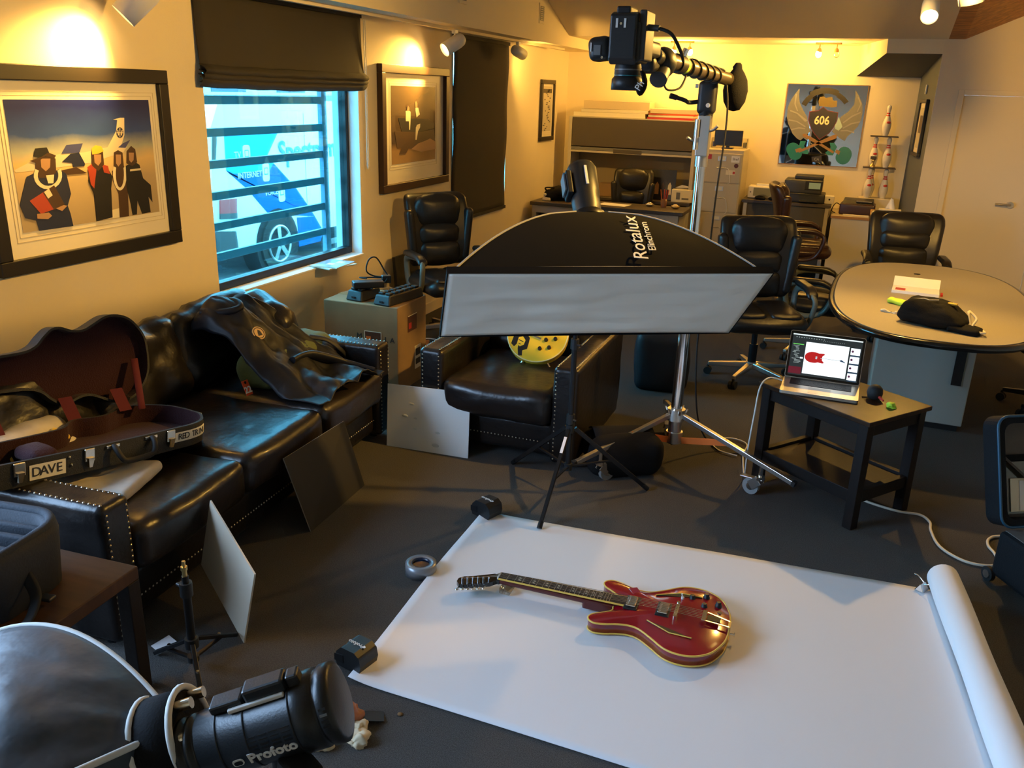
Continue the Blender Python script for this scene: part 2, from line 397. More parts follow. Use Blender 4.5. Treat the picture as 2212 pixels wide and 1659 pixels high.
# ================================================================ outside
M('asphalt',(.10,.11,.12),.9,bump=.2,bscale=120,var=.2,vscale=6); M('van_white',(.80,.82,.84),.3,coat=.5); M('van_blue',(.0,.11,.46),.7,spec=.2); M('van_light_blue',(.02,.33,.62),.7,spec=.2)
M('van_glass',(.02,.03,.04),.1); M('tail_red',(.5,.03,.03),.3); M('tyre',(.02,.02,.02),.8); M('stucco_far',(.62,.66,.68),.9); M('kerb',(.55,.57,.58),.9); M('leaf_far',(.06,.12,.05),.8); M('spectrum_blue',(.05,.22,.40),.6)
struct('ground_outside',MB().box((-40,-25,-.25),(-3.56,45,-.13)),'asphalt')
o=MB().box((-4.25,-20,-.13),(-3.6,40,-.02)).build('pavement','kerb'); o['kind']='structure'
# ================================================================ big furniture
def cushion_disp(bulge, wamp, wsc, seed=0, sag=0):
    def f(q,d,h):
        q=Vector(q); bx=max(0,1-(q.x/h[0])**2); by=max(0,1-(q.y/h[1])**2); bz=max(0,1-(q.z/h[2])**2)
        off=Vector((d.x*bulge*by*bz, d.y*bulge*bx*bz, d.z*bulge*bx*by))
        w=wr(q+Vector((seed,seed*2,0)),wsc,wamp)
        r=q+off+d*w
        if sag: r.z-=sag*bx*by*(1 if d.z>0 else .3)
        return r
    return f
def nails(pts, r=.0052):
    m=MB()
    for p,nrm in pts:
        z=Vector(nrm).normalized(); a=z.orthogonal().normalized(); b=z.cross(a); p=Vector(p)
        vs=[p+(a*cos(t*pi/3)+b*sin(t*pi/3))*r for t in range(6)]+[p+z*r*.6+(a*cos(t*pi/3)+b*sin(t*pi/3))*r*.55 for t in range(6)]
        m.add(vs,[(i,(i+1)%6,6+(i+1)%6,6+i) for i in range(6)]+[(6,7,8,9,10,11)],True)
    return m
def line(a,b,step): 
    a=Vector(a); b=Vector(b); n=max(1,int((b-a).length/step)); return [a.lerp(b,i/n) for i in range(n+1)]
def seating(root, L, D, arm_w, arm_h, nseat, back_h, seat_z=.43, backs=True):
    # local x along the width, y towards the back, front at y=0
    base=MB().rbox((L/2,D*.5+.015,.145),(L-2*arm_w+.02,D-.05,.19),.03,6,lambda q,d,h:q+d*wr(q,5,.004)); base.build('base','leather',root)
    for x in (0,L-arm_w):
        m=MB().rbox((x+arm_w/2,(D-.06)/2,(arm_h+.03)/2),(arm_w,D-.06,arm_h-.03),.028,8,lambda q,d,h,x=x:q+d*wr(q+Vector((x,0,0)),7,.004))
        a=m.build('armrest','leather',root)
        pn=[]
        for xx in (x+.022,x+arm_w-.022):
            pn+=[(p,(0,-1,0)) for p in line((xx,.0,.06),(xx,.0,arm_h-.035),.022)]
            pn+=[(p,(0,0,1)) for p in line((xx,.02,arm_h),(xx,D*.72,arm_h),.022)]
        stuff(nails(pn).build('nailhead_trim','nail',a))
    pn=[(p,(0,-1,0)) for p in line((arm_w+.015,.034,.13),(L-arm_w-.015,.034,.13),.02)]
    stuff(nails(pn,.0045).build('nailhead_trim','nail',root))
    for x in (.06,L-.06):
        for y in (.08,D-.1): MB().cyl((x,y,0),(x,y,.07),.022,.03,10).build('foot','black',root)
    bk=MB().rbox((L/2,D-.06,(back_h-.08)/2+.05),(L-.01,.11,back_h-.12),.045,10,lambda q,d,h:q+d*wr(q,5,.006)); bk.build('back_frame','leather',root)
    w=(L-2*arm_w)/nseat
    for i in range(nseat):
        cx=arm_w+w*(i+.5)
        MB().rbox((cx,(D-.28)/2-.012,seat_z-.095),(w-.008,D-.26,.185),.045,12,cushion_disp(.018,.008,4.5,i*3.1,.01)).build('seat_cushion','seat_top_leather',root)
    if backs:
        for i in range(nseat):
            cx=arm_w+w*(i+.5); R=Matrix.Rotation(radians(-14),3,'X')
            MB().rbox((cx+random.uniform(-.01,.01),D-.20,seat_z+.165),(w+.02,.16,.41),.072,14,cushion_disp(.026,.026,5.5,i*5.3+1,0),R).build('back_cushion','leather',root)
sofa=thing('sofa','long black leather sofa with nailhead trim under the street window','sofa',(-2.12,1.895,0),radians(93.1))
seating(sofa,2.19,1.0,.135,.56,3,.76)
ac=thing('armchair','black leather armchair with nailhead arms behind the strip softbox','armchair',(-2.015,4.0,0),0)
seating(ac,.905,1.0,.14,.57,1,.72,seat_z=.42)
# ---- oval conference table
M('table_edge',(.010,.010,.010),.18,coat=.4)
def superell(a,b,e,n=72): 
    return [(a*abs(cos(t))**(2/e)*(1 if cos(t)>=0 else -1), b*abs(sin(t))**(2/e)*(1 if sin(t)>=0 else -1)) for t in [2*pi*k/n for k in range(n)]]
ct=thing('conference_table','oval grey laminate conference table with glossy black edge','table',(.635,6.0,0),radians(-2))
o=superell(.585,1.21,2.7)
MB().prism(superell(.572,1.197,2.7),.709,.741).build('table_top','laminate_grey',ct)
MB().tube([Vector((x,y,.72)) for x,y in o],.021,10,closed=True).build('edge_band','table_edge',ct)
ped=MB().box((-.275,-.44,.04),(.275,.62,.705)).build('pedestal','laminate_pale' if 'laminate_pale' in MATS else M('laminate_pale',(.36,.37,.33),.5,bump=.02,bscale=200),ct,.006)
MB().box((-.255,-.42,0),(.255,.60,.04)).build('plinth','black_plastic',ct)
MB().box((.17,-.452,.30),(.225,-.438,.70)).build('cable_slot','black',ped)
MB().cyl((-.06,.75,.741),(-.06,.75,.744),.022,n=16).build('grommet','black',ct)
# ---- small dark coffee table carrying the laptop
kt=thing('coffee_table','dark wooden side table with lower shelf carrying the laptop','table',(.268,3.925,0),radians(143))
# local x along the long side (towards upper left), local y along... short side to the right
LX,LY,TH=.62,.44,.55
def leg_prism(m,x0,y0,x1,y1,z0,z1,ins): 
    cx=(x0+x1)/2; cy=(y0+y1)/2
    m.hexa([(x0,y0,z0),(x1,y0,z0),(x1,y1,z0),(x0,y1,z0),(x0,y0,z1),(x1,y0,z1),(x1,y1,z1),(x0,y1,z1)]); return m
M('dark_top',(.030,.014,.006),.34,spec=.3,bump=.18,bscale=30,stretch=(2,26,2),var=.4,vscale=8)
MB().box((-.015,-LY-.015,TH-.022),(LX+.015,.015,TH)).build('table_top','dark_top',kt,.003)
for x in (0,LX-.05):
    for y in (0,-LY+.05): leg_prism(MB(),x,y-.05,x+.05,y,0,TH-.022,0).build('leg','dark_wood',kt,.003)
for a,b in (((.05,-.03,TH-.085),(LX-.05,-.008,TH-.022)),((.05,-LY+.008,TH-.085),(LX-.05,-LY+.03,TH-.022)),((.008,-LY+.05,TH-.085),(.03,-.05,TH-.022)),((LX-.03,-LY+.05,TH-.085),(LX-.008,-.05,TH-.022))):
    MB().box(a,b).build('apron','dark_wood',kt,.002)
for a,b in (((.05,-.04,.13),(LX-.05,-.008,.19)),((.05,-LY+.008,.13),(LX-.05,-LY+.04,.19)),((.008,-LY+.05,.13),(.04,-.05,.19)),((LX-.04,-LY+.05,.13),(LX-.008,-.05,.19))):
    MB().box(a,b).build('rail','dark_wood',kt,.002)
MB().box((.03,-LY+.03,.155),(LX-.03,-.03,.175)).build('shelf','dark_wood',kt)
# ---- near side table (bottom left) carrying the camera bag
st=thing('side_table','low dark brown side table beside the near sofa arm','table',(-1.90,1.81,0),radians(180+3))
MB().box((0,0,.405),(.50,.50,.45)).build('table_top',M('brown_top',(.05,.024,.011),.5,spec=.25,var=.2,vscale=4,stretch=(1,8,1)),st,.004)
for x in (0,.45):
    for y in (0,.45): MB().box((x,y,0),(x+.05,y+.05,.405)).build('leg','dark_wood',st,.003)
# ================================================================ office furniture at the back
M('desk_pale',(.50,.46,.38),.5); 
dk=thing('office_desk','wide office desk with dark top and pale end panels','desk',(-3.22,9.2,0))
MB().box((-.02,0,.70),(1.70,.50,.74)).build('desk_top','desk_top_dark',dk,.006)
MB().box((0,.03,0),(.05,.48,.70)).build('end_panel','desk_pale',dk,.004); MB().box((1.60,.03,0),(1.65,.48,.70)).build('end_panel','desk_pale',dk,.004)
MB().box((.05,.16,.16),(1.60,.18,.62)).build('modesty_panel','panel_dark',dk); MB().box((.0,.028,.62),(1.65,.06,.70)).build('front_rail','desk_pale',dk,.003)
MB().box((.06,.19,.10),(.20,.46,.60)).build('drawer_unit','leather_brown',dk,.004)
cz=thing('credenza_hutch','tall credenza with dark flip-door hutch against the back wall','hutch',(-3.13,10.13,0))
MB().box((0,.0,.70),(1.52,.45,.735)).build('worktop','desk_top_dark',cz,.004)
for x in (0,1.48): MB().box((x,.02,0),(x+.04,.45,.70)).build('side_panel','desk_pale',cz,.003)
for x in (0,1.48): MB().box((x,.06,.735),(x+.04,.45,1.645)).build('hutch_side','desk_pale',cz,.003)
MB().box((.04,.42,.10),(1.48,.44,1.60)).build('back_panel',M('hutch_back',(.34,.27,.16),.8),cz)
MB().box((.04,.06,1.24),(1.48,.44,1.262)).build('shelf','desk_pale',cz); MB().box((.04,.07,1.625),(1.48,.44,1.645)).build('top_panel','desk_pale',cz)
MB().box((.045,.055,1.31),(1.475,.075,1.635)).build('flip_door','panel_dark',cz,.004); MB().box((.04,.06,1.265),(1.48,.07,1.30)).build('door_channel','mid_grey_plastic',cz,.002)
MB().box((.56,.055,1.245),(.90,.10,1.29)).build('light_bar','panel_dark',cz,.003)
fc=thing('filing_cabinet','beige four-drawer filing cabinet between the hutch and mirror','filing cabinet',(-1.49,9.98,0))
MB().box((0,.015,0),(.44,.60,1.36)).build('body','beige_metal',fc,.006)
for k in range(4):
    z=.03+k*.325; dr=MB().box((.012,0,z),(.428,.016,z+.315)).build('drawer','beige_metal',fc,.004)
    MB().box((.17,-.006,z+.235),(.26,.001,z+.285)).build('label_holder','brushed_metal',dr,.002); MB().box((.18,-.008,z+.243),(.25,-.005,z+.277)).build('card','paper_cream',dr)
    MB().tube([(.17,0,z+.165),(.172,-.022,z+.16),(.258,-.022,z+.16),(.26,0,z+.165)],.006,6).build('pull','brushed_metal',dr)
    if k==0: MB().cyl((.39,.0,z+.28),(.39,-.006,z+.28),.010,n=10).build('lock','brushed_metal',dr)
    if k==3:
        MB().box((.03,-.002,z+.25),(.10,.0,z+.30)).build('sticker','red',dr); q=MB().box((.315,-.002,z+.225),(.405,.0,z+.295)).build('sticker','paper_white',dr)
        text('lettering','Shef',.038,'ink',q,frame3((.36,-.0025,z+.26),(1,0,0),(0,0,1)))
        MB().cyl((.375,-.003,z+.19),(.375,0,z+.19),.024,n=18).build('round_sticker',M('maroon',(.10,.02,.02),.5),dr); MB().box((.27,-.002,z+.09),(.37,0,z+.14)).build('sticker','paper_cream',dr); MB().box((.345,-.003,z+.10),(.368,0,z+.128)).build('sticker','red',dr)
    if k>=2: MB().tube(spline([(.245,-.02,z+.16),(.30,-.03,z+.15),(.325,-.02,z+.02),(.30,-.01,z-.01)],5),.003,5).build('string','white_plastic',dr)
    if k==1: MB().tube(spline([(.245,-.02,z+.16),(.28,-.03,z+.15),(.29,-.02,z+.02)],5),.003,5).build('string','white_plastic',dr)
c2=thing('printer_credenza','low dark-panelled credenza under the emblem mirror','cabinet',(-1.0,10.05,0))
MB().box((-.02,0,.80),(.93,.52,.835)).build('worktop','desk_top_dark',c2,.004)
for x in (0,.87): MB().box((x,.02,0),(x+.04,.52,.80)).build('side_panel','desk_pale',c2,.003)
MB().box((.04,.05,.08),(.87,.07,.80)).build('front_panel',M('panel_olive',(.10,.085,.06),.7),c2)
ctr=thing('counter_unit','pale counter unit with tan edged top beside the niche','counter',(-.05,9.93,0))
MB().box((0,.01,0),(.66,.65,.715)).build('body',M('counter_white',(.62,.56,.44),.6),ctr,.003)
MB().box((-.01,-.005,.715),(.675,.65,.74)).build('worktop',M('counter_top',(.46,.38,.26),.5),ctr); MB().box((-.01,-.009,.714),(.675,-.005,.741)).build('edge_band',M('tan_edge',(.40,.20,.06),.5),ctr)
# ================================================================ office chairs
def office_chair(name, label, leather='leather_chair', loop='grey_loop', metal='brushed_metal', group='executive office chairs', backtop=1.12, wide=.52, headroll=True, arms='loop', bolster=True):
    t=thing(name,label,'chair',(0,0,0),0,group)
    MB().rbox((0,-.03,.465),(wide+.02,.54,.12),.055,8,cushion_disp(.03,.006,5,1,.012)).build('seat',leather,t)
    for sx in (-1,1): MB().rbox((sx*.12,-.06,.52),(.21,.44,.05),.024,6,cushion_disp(.012,.004,6,sx)).build('seat_pad',leather,t)
    bh=backtop-.56
    def bend(q,d,h):
        q=Vector(q); s=q.z/h[2]; q.x*=1+ .06*s - .12*max(0,s-.6); q.y+= .05*(q.x/h[0])**2*-1 + .07*s*s*.6+.05*s; return q+d*wr(q,6,.004)
    MB().rbox((0,.235,.56+bh/2),(wide,.10,bh),.05,10,bend).build('backrest',leather,t)
    for zc,hh,dy in ((.66,.17,.165),(.81,.14,.175)): MB().rbox((0,dy+.015*(zc-.66),zc),(wide*.62,.07,hh),.034,8,cushion_disp(.02,.004,7,zc)).build('lumbar_pad',leather,t)
    MB().rbox((0,.20+.02,backtop-.135),(wide*.68,.10,.23),.048,8,cushion_disp(.028,.004,7,3)).build('head_pad',leather,t)
    for sx in (-1,1):
        if bolster: MB().rbox((sx*wide*.46,.175,.80),(.07,.09,.42),.034,6,None,Matrix.Rotation(radians(6*sx),3,'Y')).build('side_bolster',leather,t)
        if arms=='loop':
            a=MB().tube(spline([(sx*.30,-.17,.66),(sx*.315,-.215,.60),(sx*.30,-.15,.44),(sx*.285,.0,.40),(sx*.285,.12,.46),(sx*.29,.15,.60),(sx*.30,.10,.655),(sx*.30,-.03,.672)],5,True),.017,8,closed=True,flat=1.5).build('arm_loop',loop,t)
        else:
            a=MB().tube(spline([(sx*.30,-.20,.655),(sx*.31,-.12,.64),(sx*.30,-.02,.50),(sx*.27,.04,.42)],5),.02,8,flat=1.4).build('arm_post',loop,t)
        def pb(q,d,h): q=Vector(q); q.z-=.09*max(0,(-q.y/h[1])-.3)**2; return q
        MB().rbox((sx*.30,-.04,.69),(.075,.33,.045),.022,6,pb).build('arm_pad',leather,t)
    MB().cyl((0,0,.10),(0,0,.26),.030,n=16).cyl((0,0,.24),(0,0,.42),.020,n=14).build('gas_column','black_metal',t)
    MB().rbox((0,0,.405),(.22,.26,.05),.015,3).build('tilt_mechanism','black_plastic',t); MB().tube([(.1,0,.40),(.24,-.02,.395)],.006,6).build('tilt_lever','black_plastic',t)
    MB().cyl((0,0,.085),(0,0,.13),.045,.038,18).build('hub',metal,t)
    for k in range(5):
        a=2*pi*k/5+.3; c,s=cos(a),sin(a); ex,ey=c*.30,s*.30
        R=Matrix.Rotation(a,4,'Z'); lg=MB().hexa([(.03,-.026,.085),(.30,-.016,.066),(.30,.016,.066),(.03,.026,.085),(.03,-.022,.125),(.30,-.014,.092),(.30,.014,.092),(.03,.022,.125)]).xf(R).build('base_leg',metal,t,.005)
        w=MB()
        for o2 in (-.016,.016):
            px,py=ex-s*o2,ey+c*o2; w.cyl((px-s*.009,py+c*.009,.028),(px+s*.009,py-c*.009,.028),.0275,n=14)
        w.cyl((ex,ey,.03),(ex,ey,.07),.009,n=8).build('caster','rubber',lg)
    return t
M('grey_loop',(.13,.14,.115),.4); M('black_loop',(.013,.013,.013),.4)
c=office_chair('executive_chair','black leather office chair turned to camera with blue-lit silver arm, by softbox'); place(c,(-.42,6.08,0),radians(20))
g=copy_tree(c); place(g,(-2.80,6.08,0),radians(50),'black leather office chair with green-grey loop arms by the left wall')
b=copy_tree(c); place(b,(-.13,6.93,0),radians(88),'black leather office chair seen side-on, left of the oval table'); b.scale=(.92,.92,.92)
c3=office_chair('executive_chair','broad black office chair behind the far end of the oval table',loop='black_loop',metal='black_metal',wide=.58,backtop=1.03,arms='post',bolster=False); place(c3,(.58,7.82,0),radians(4))
d4=copy_tree(c3); place(d4,(1.50,6.25,0),radians(-78),'black office chair cut off by the right edge beside the oval table')
for ch in d4.children:
    if ch.name.startswith(('base_leg','hub')): pass
f5=office_chair('executive_chair','black leather office chair behind the wide back desk',loop='black_loop',wide=.48,backtop=1.16,arms='post'); f5.scale=(.94,.94,.94); place(f5,(-2.25,9.86,0),radians(6))
e6=office_chair('executive_chair','glossy dark brown leather chair facing the counter by the printer','leather_brown',loop='leather_brown',metal='black_metal',wide=.48,backtop=1.11,arms='loop'); place(e6,(-.33,9.25,0),radians(96))
# ================================================================ studio gear on the floor
# ---- white paper backdrop and its roll
M('backdrop',(.83,.83,.85),.7,bump=.015,bscale=5)
def pap(u,v):
    n0=Vector((-1.322,2.079)); f0=Vector((-1.372,3.392)); n1=Vector((.745,2.03)); f1=Vector((.60,3.505))
    a=n0.lerp(n1,u); b=f0.lerp(f1,u); p=a.lerp(b,v)
    e=max(0,.06-u)/.06; wob=.004*sin(v*7+1)*(1-u)
    return (p.x+wob,p.y,.004+.012*e*e+.0025*(1+noise.noise(Vector((p.x*2.2,p.y*2.2,0)))))
bd=thing('paper_backdrop','white seamless paper sheet rolled out over the carpet','paper backdrop',(0,0,0))
MB().grid(pap,60,40,thick=.002).build('sheet','backdrop',bd)
d=(Vector((.618,3.52,.066))-Vector((.765,2.03,.066))); 
rr=[]; rl=MB()
for k in range(25): rr.append(Vector((.618,3.52,.066))-d*(k/24))
rl.tube(rr,[.060+.002*sin(k*.5) for k in range(25)],24,caps=False)
n=24; ax=d.normalized(); a=ax.orthogonal().normalized(); b=ax.cross(a)
rl.build('paper_roll','backdrop',bd)
q=MB()
for c0,sg in ((rr[0],1),(rr[-1],-1)):
    vs=[c0+(a*cos(2*pi*k/n)+b*sin(2*pi*k/n))*r for r in (.060,.028) for k in range(n)]; q.add(vs,[(k,(k+1)%n,n+(k+1)%n,n+k)[::sg] for k in range(n)])
q.build('roll_end','paper_white',bd); MB().tube([rr[0]-ax*.01,rr[-1]],.0285,16).build('core_tube',M('core_card',(.45,.42,.38),.8),bd)
cl=thing('spring_clamp','small shiny clamp at the far corner of the paper roll','clamp',(.545,3.485,.010),radians(60))
MB().hexa([(-.025,-.02,0),(.025,-.02,0),(.025,.02,0),(-.025,.02,0),(-.02,-.004,.03),(.02,-.004,.03),(.02,.004,.03),(-.02,.004,.03)]).build('jaw','chrome',cl,.003)
for s in (-1,1): MB().tube(spline([(s*.012,.0,.028),(s*.018,.03*s,.045),(s*.008,.045*s,.05)],4),.003,6).build('lever','chrome',cl)
# ---- paper weights (battery packs) holding the corners
def pack(label,loc,rz):
    t=thing('battery_pack',label,'battery pack',loc,rz,'black battery packs weighing down the paper')
    prof=[(-.05,0),(.05,0),(.058,.03),(.052,.062),(.030,.078),(-.030,.078),(-.052,.055),(-.058,.02)]
    MB().prism(prof,-.045,.045,Matrix.Rotation(radians(90),4,'X')).build('body','black_plastic',t,.006)
    MB().prism([(-.06,.018),(-.02,.018),(-.02,.05),(-.06,.045)],-.047,.047,Matrix.Rotation(radians(90),4,'X')).build('clip','black',t,.003)
    text('lettering','Profoto',.022,'white',t,frame3((0,-.0,.0790),(-1,0,0),(0,-1,0)))
    MB().cyl((.036,0,.0785),(.036,0,.0795),.005,n=10).build('logo_dot','white',t)
    return t
pack('black battery pack weighing down the near left paper corner',(-1.335,2.165,.008),radians(-12))
pack('black battery pack weighing down the far left paper corner',(-1.345,3.37,.008),radians(-20))
tp=thing('tape_roll','roll of silver gaffer tape with dark blue core by the paper edge','tape roll',(-1.40,2.79,.0),.3)
def ring(m,r0,r1,z0,z1,n=28):
    vs=[]
    for r,z in ((r0,z0),(r1,z0),(r1,z1),(r0,z1)):
        for k in range(n): vs.append((r*cos(2*pi*k/n),r*sin(2*pi*k/n),z))
    fs=[]
    for j in range(4):
        for k in range(n): fs.append((j*n+k,j*n+(k+1)%n,((j+1)%4)*n+(k+1)%n,((j+1)%4)*n+k))
    return m.add(vs,fs,True)
ring(MB(),.040,.064,0,.05).build('tape','mid_grey_tape' if 0 else M('silver_tape',(.30,.32,.35),.35,.4),tp)
ring(MB(),.036,.040,0,.05).build('core',M('navy_core',(.01,.02,.05),.3),tp); MB().cyl((0,0,.036),(0,0,.042),.036,n=20).build('insert',M('navy_gloss',(.005,.012,.03),.12,coat=.6),tp)
o=MB().lathe([(.0,0),(.008,0),(.009,.003),(.004,.006),(0,.0065)],10).build('carpet_crumb',M('crumb',(.20,.11,.04),.8),None,loc=(-1.08,2.0,0)); tag(o,'tiny brown crumb on carpet below the near paper edge','crumb')
# ---- the red electric guitar
M('guitar_red',(.30,.004,.012),.16,coat=.8,var=.12,vscale=5); M('guitar_side',(.24,.006,.014),.2,coat=.7); M('binding',(.85,.55,.10),.35); M('rosewood',(.020,.012,.010),.5); M('neck_mahogany',(.10,.012,.010),.3,coat=.4); M('pearl',(.62,.62,.50),.3)
gt=thing('electric_guitar','red semi-hollow electric guitar lying face up on white paper','electric guitar',(-.153,2.815,.010),radians(181.0))
H=.048
half=[(0,0),(.002,.05),(.012,.105),(.045,.175),(.095,.215),(.15,.226),(.205,.212),(.26,.168),(.31,.132),(.35,.123),(.395,.132),(.435,.148),(.472,.155),(.496,.142),(.502,.120),(.488,.098),(.458,.078),(.436,.060),(.428,.045),(.430,.030)]
up=spline([(x,y,0) for x,y in half],5)
outl=[(p.x,p.y) for p in up]+[(p.x,-p.y) for p in up[::-1][:-1]]
# carved top: concentric rings
def ringpts(s,z): 
    c=Vector((.22,0)); return [((p[0]-c.x)*s+c.x,(p[1])*s,z) for p in outl]
n=len(outl); rings=[(1,H),(.93,H+.004),(.8,H+.010),(.6,H+.015),(.35,H+.017),(.02,H+.018)]
vs=[];[vs.extend(ringpts(s,z)) for s,z in rings]; fs=[(j*n+i,(j+1)*n+i,(j+1)*n+(i+1)%n,j*n+(i+1)%n)[::-1] for j in range(len(rings)-1) for i in range(n)]
MB().add(vs,fs,True).build('top','guitar_red',gt)
vs=[(x,y,0.004) for x,y in outl]+[(x,y,H) for x,y in outl]; MB().add(vs,[(i,(i+1)%n,n+(i+1)%n,n+i) for i in range(n)]+[list(range(n))[::-1]],True).build('side','guitar_side',gt)
for z in (H-.001,.006): MB().tube([(x,y,z) for x,y in outl],.0036,6,closed=True).build('binding','binding',gt)
nk=MB().hexa([(.40,-.026,.030),(.90,-.021,.030),(.90,.021,.030),(.40,.026,.030),(.40,-.028,.052),(.90,-.0215,.052),(.90,.0215,.052),(.40,.028,.052)]).build('neck','neck_mahogany',gt,.008)
hl=MB().prism([(.425,.028),(.425,-.028),(.47,-.027),(.55,-.025),(.56,0),(.55,.025),(.47,.027)],.012,.045).build('heel','neck_mahogany',gt,.006)
fb=MB().hexa([(.352,-.029,.052+.010),(.90,-.0215,.052),(.90,.0215,.052),(.352,.029,.062),(.352,-.029,.070),(.90,-.0215,.060),(.90,.0215,.060),(.352,.029,.070)]).build('fretboard','rosewood',gt)
MB().bar((.352,.0295,.066),(.90,.022,.056),.003,.007).bar((.352,-.0295,.066),(.90,-.022,.056),.003,.007).bar((.352,-.03,.066),(.352,.03,.066),.003,.008).build('fretboard_binding','binding',fb)
scale=.628; nut=.90
for k in range(1,23):
    x=nut-scale*(1-2**(-k/12.)); 
    if x<.357: break
    t=(x-.352)/(.90-.352); w=.029*(1-t)+.0215*t; z=.070*(1-t)+.060*t
    MB().box((x-.001,-w,z-.001),(x+.001,w,z+.0011)).build('fret','brushed_metal',fb)
for k in (3,5,7,9,12,15,17,19):
    xa=nut-scale*(1-2**(-(k-1)/12.)); xb=nut-scale*(1-2**(-k/12.)); x=(xa+xb)/2; t=(x-.352)/.548; z=.070*(1-t)+.060*t+.0004
    hh=abs(xa-xb)*.30
    m=MB().add([(x-hh,-.002,z),(x,-.013,z),(x+hh,-.011,z),(x,-.001,z)],[(0,1,2,3)]).add([(x+hh,.002,z),(x,.013,z),(x-hh,.011,z),(x,.001,z)],[(0,1,2,3)]); m.build('inlay','pearl',fb)
MB().box((.899,-.0215,.052),(.905,.0215,.0625)).build('nut','white_plastic',nk)
hd=[(.895,-.0215),(.93,-.020),(1.005,.030),(1.035,.045),(1.052,.066),(1.050,.088),(1.036,.104),(1.010,.100),(.925,.050),(.905,.0215),(.895,.0215)]
hp=MB().prism(hd,.030,.048).build('headstock',M('headstock_black',(.006,.005,.005),.15,coat=.6),nk,.003)
for k in range(6):
    t=k/5; x=.935+t*.095; y=.045+t*.046; p=Vector((x,y-.012,0))
    pg=MB().cyl((p.x,p.y,.048),(p.x,p.y,.064),.0045,n=10).build('tuning_post','chrome',hp)
    MB().cyl((p.x+.004,p.y+.022,.036),(p.x+.004,p.y+.040,.036),.0035,n=8).sph((p.x+.004,p.y+.048,.036),(.0085,.008,.004),10,6).build('tuner_button','chrome',hp)
for x in (.365,.30-.055):
    pu=MB().box((x-.026,-.046,.060),(x+.026,.046,.069)).build('pickup_ring','black',gt,.003); MB().box((x-.019,-.035,.069),(x+.019,.035,.0765)).build('pickup_cover','chrome',pu,.004)
    for k in range(6): MB().cyl((x+.009,-.0255+k*.0102,.0765),(x+.009,-.0255+k*.0102,.0772),.0022,n=8).build('pole_piece','brushed_metal',pu)
br=MB().box((.190,-.042,.070),(.203,.042,.080)).cyl((.197,-.048,.058),(.197,-.048,.083),.007,n=10).cyl((.197,.048,.058),(.197,.048,.083),.007,n=10).build('bridge','chrome',gt)
for k in range(6): MB().box((.1925,-.030+k*.0115,.080),(.2005,-.023+k*.0115,.0835)).build('saddle','nickel',br)
tpz=MB().box((.085,-.034,.072),(.102,.034,.082)).build('tailpiece','chrome',gt,.002)
MB().bar((.085,-.028,.076),(.002,-.018,.064),.006,.004).bar((.085,.028,.076),(.002,.018,.064),.006,.004).box((-.004,-.020,.03),(.006,.020,.066)).build('trapeze','nickel',tpz); MB().box((.035,-.016,.0715),(.083,.016,.0745)).build('tailpiece_insert','black',tpz)
MB().cyl((-.002,0,.026),(-.020,0,.026),.004,n=8).cyl((-.018,0,.026),(-.022,0,.026),.008,n=10).build('strap_button','chrome',gt)
for k in range(6):
    y0=-.0255+k*.0102; y1=-.0165+k*.0066; t=k/5; hx=.935+t*.095; hy=.045+t*.046-.012
    MB().tube([(.095,y0,.0815),(.197,y0,.0835),(.90,y1,.0630),(hx,hy,.060)],.0009,4).build('string','chrome',gt)
for x,y in ((.055,-.115),(.105,-.085),(.105,-.155),(.155,-.125)):
    kb=MB().lathe([(.013,0),(.0125,.008),(.010,.010),(.0095,.019),(.0,.0195)],14,Matrix.Translation((x,y,.056))).build('control_knob','black',gt); MB().cyl((x,y,.0755),(x,y,.0765),.0075,n=14).build('knob_cap','chrome',kb)
MB().cyl((.19,-.105,.058),(.19,-.105,.072),.006,n=10).cyl((.19,-.105,.072),(.194,-.105,.086),.003,n=8).build('toggle_switch','white_plastic',gt)
MB().cyl((.045,.0+-.07,.058),(.045,-.07,.0615),.008,n=12).build('output_jack','chrome',gt)
for s in (1,-1):
    dm=[(.16,s*.110),(.225,s*.135),(.285,s*.098),(.23,s*.104)]
    dm=[(.120,s*.140),(.20,s*.138),(.290,s*.090),(.21,s*.110)]
    hole=MB().prism(dm[::s],.0600,.0655).build('sound_hole','black',gt)
    MB().tube([(x,y,.0660) for x,y in (dm[0],dm[1],dm[2])],.0022,6).build('sound_hole_binding','binding',hole)
pgd=MB().prism([(.36,-.045),(.40,-.10),(.37,-.118),(.34,-.075)],.060,.0635).build('finger_rest',M('red_clear',(.40,.03,.05),.1,coat=1),gt,.003)
nb=MB().rbox((0,0,.0145),(.045,.075,.026),.004,2).build('neck_rest','clear_plastic',None,loc=(-1.02,2.80,.008)); tag(nb,'small clear plastic block propping up the guitar neck','neck rest')
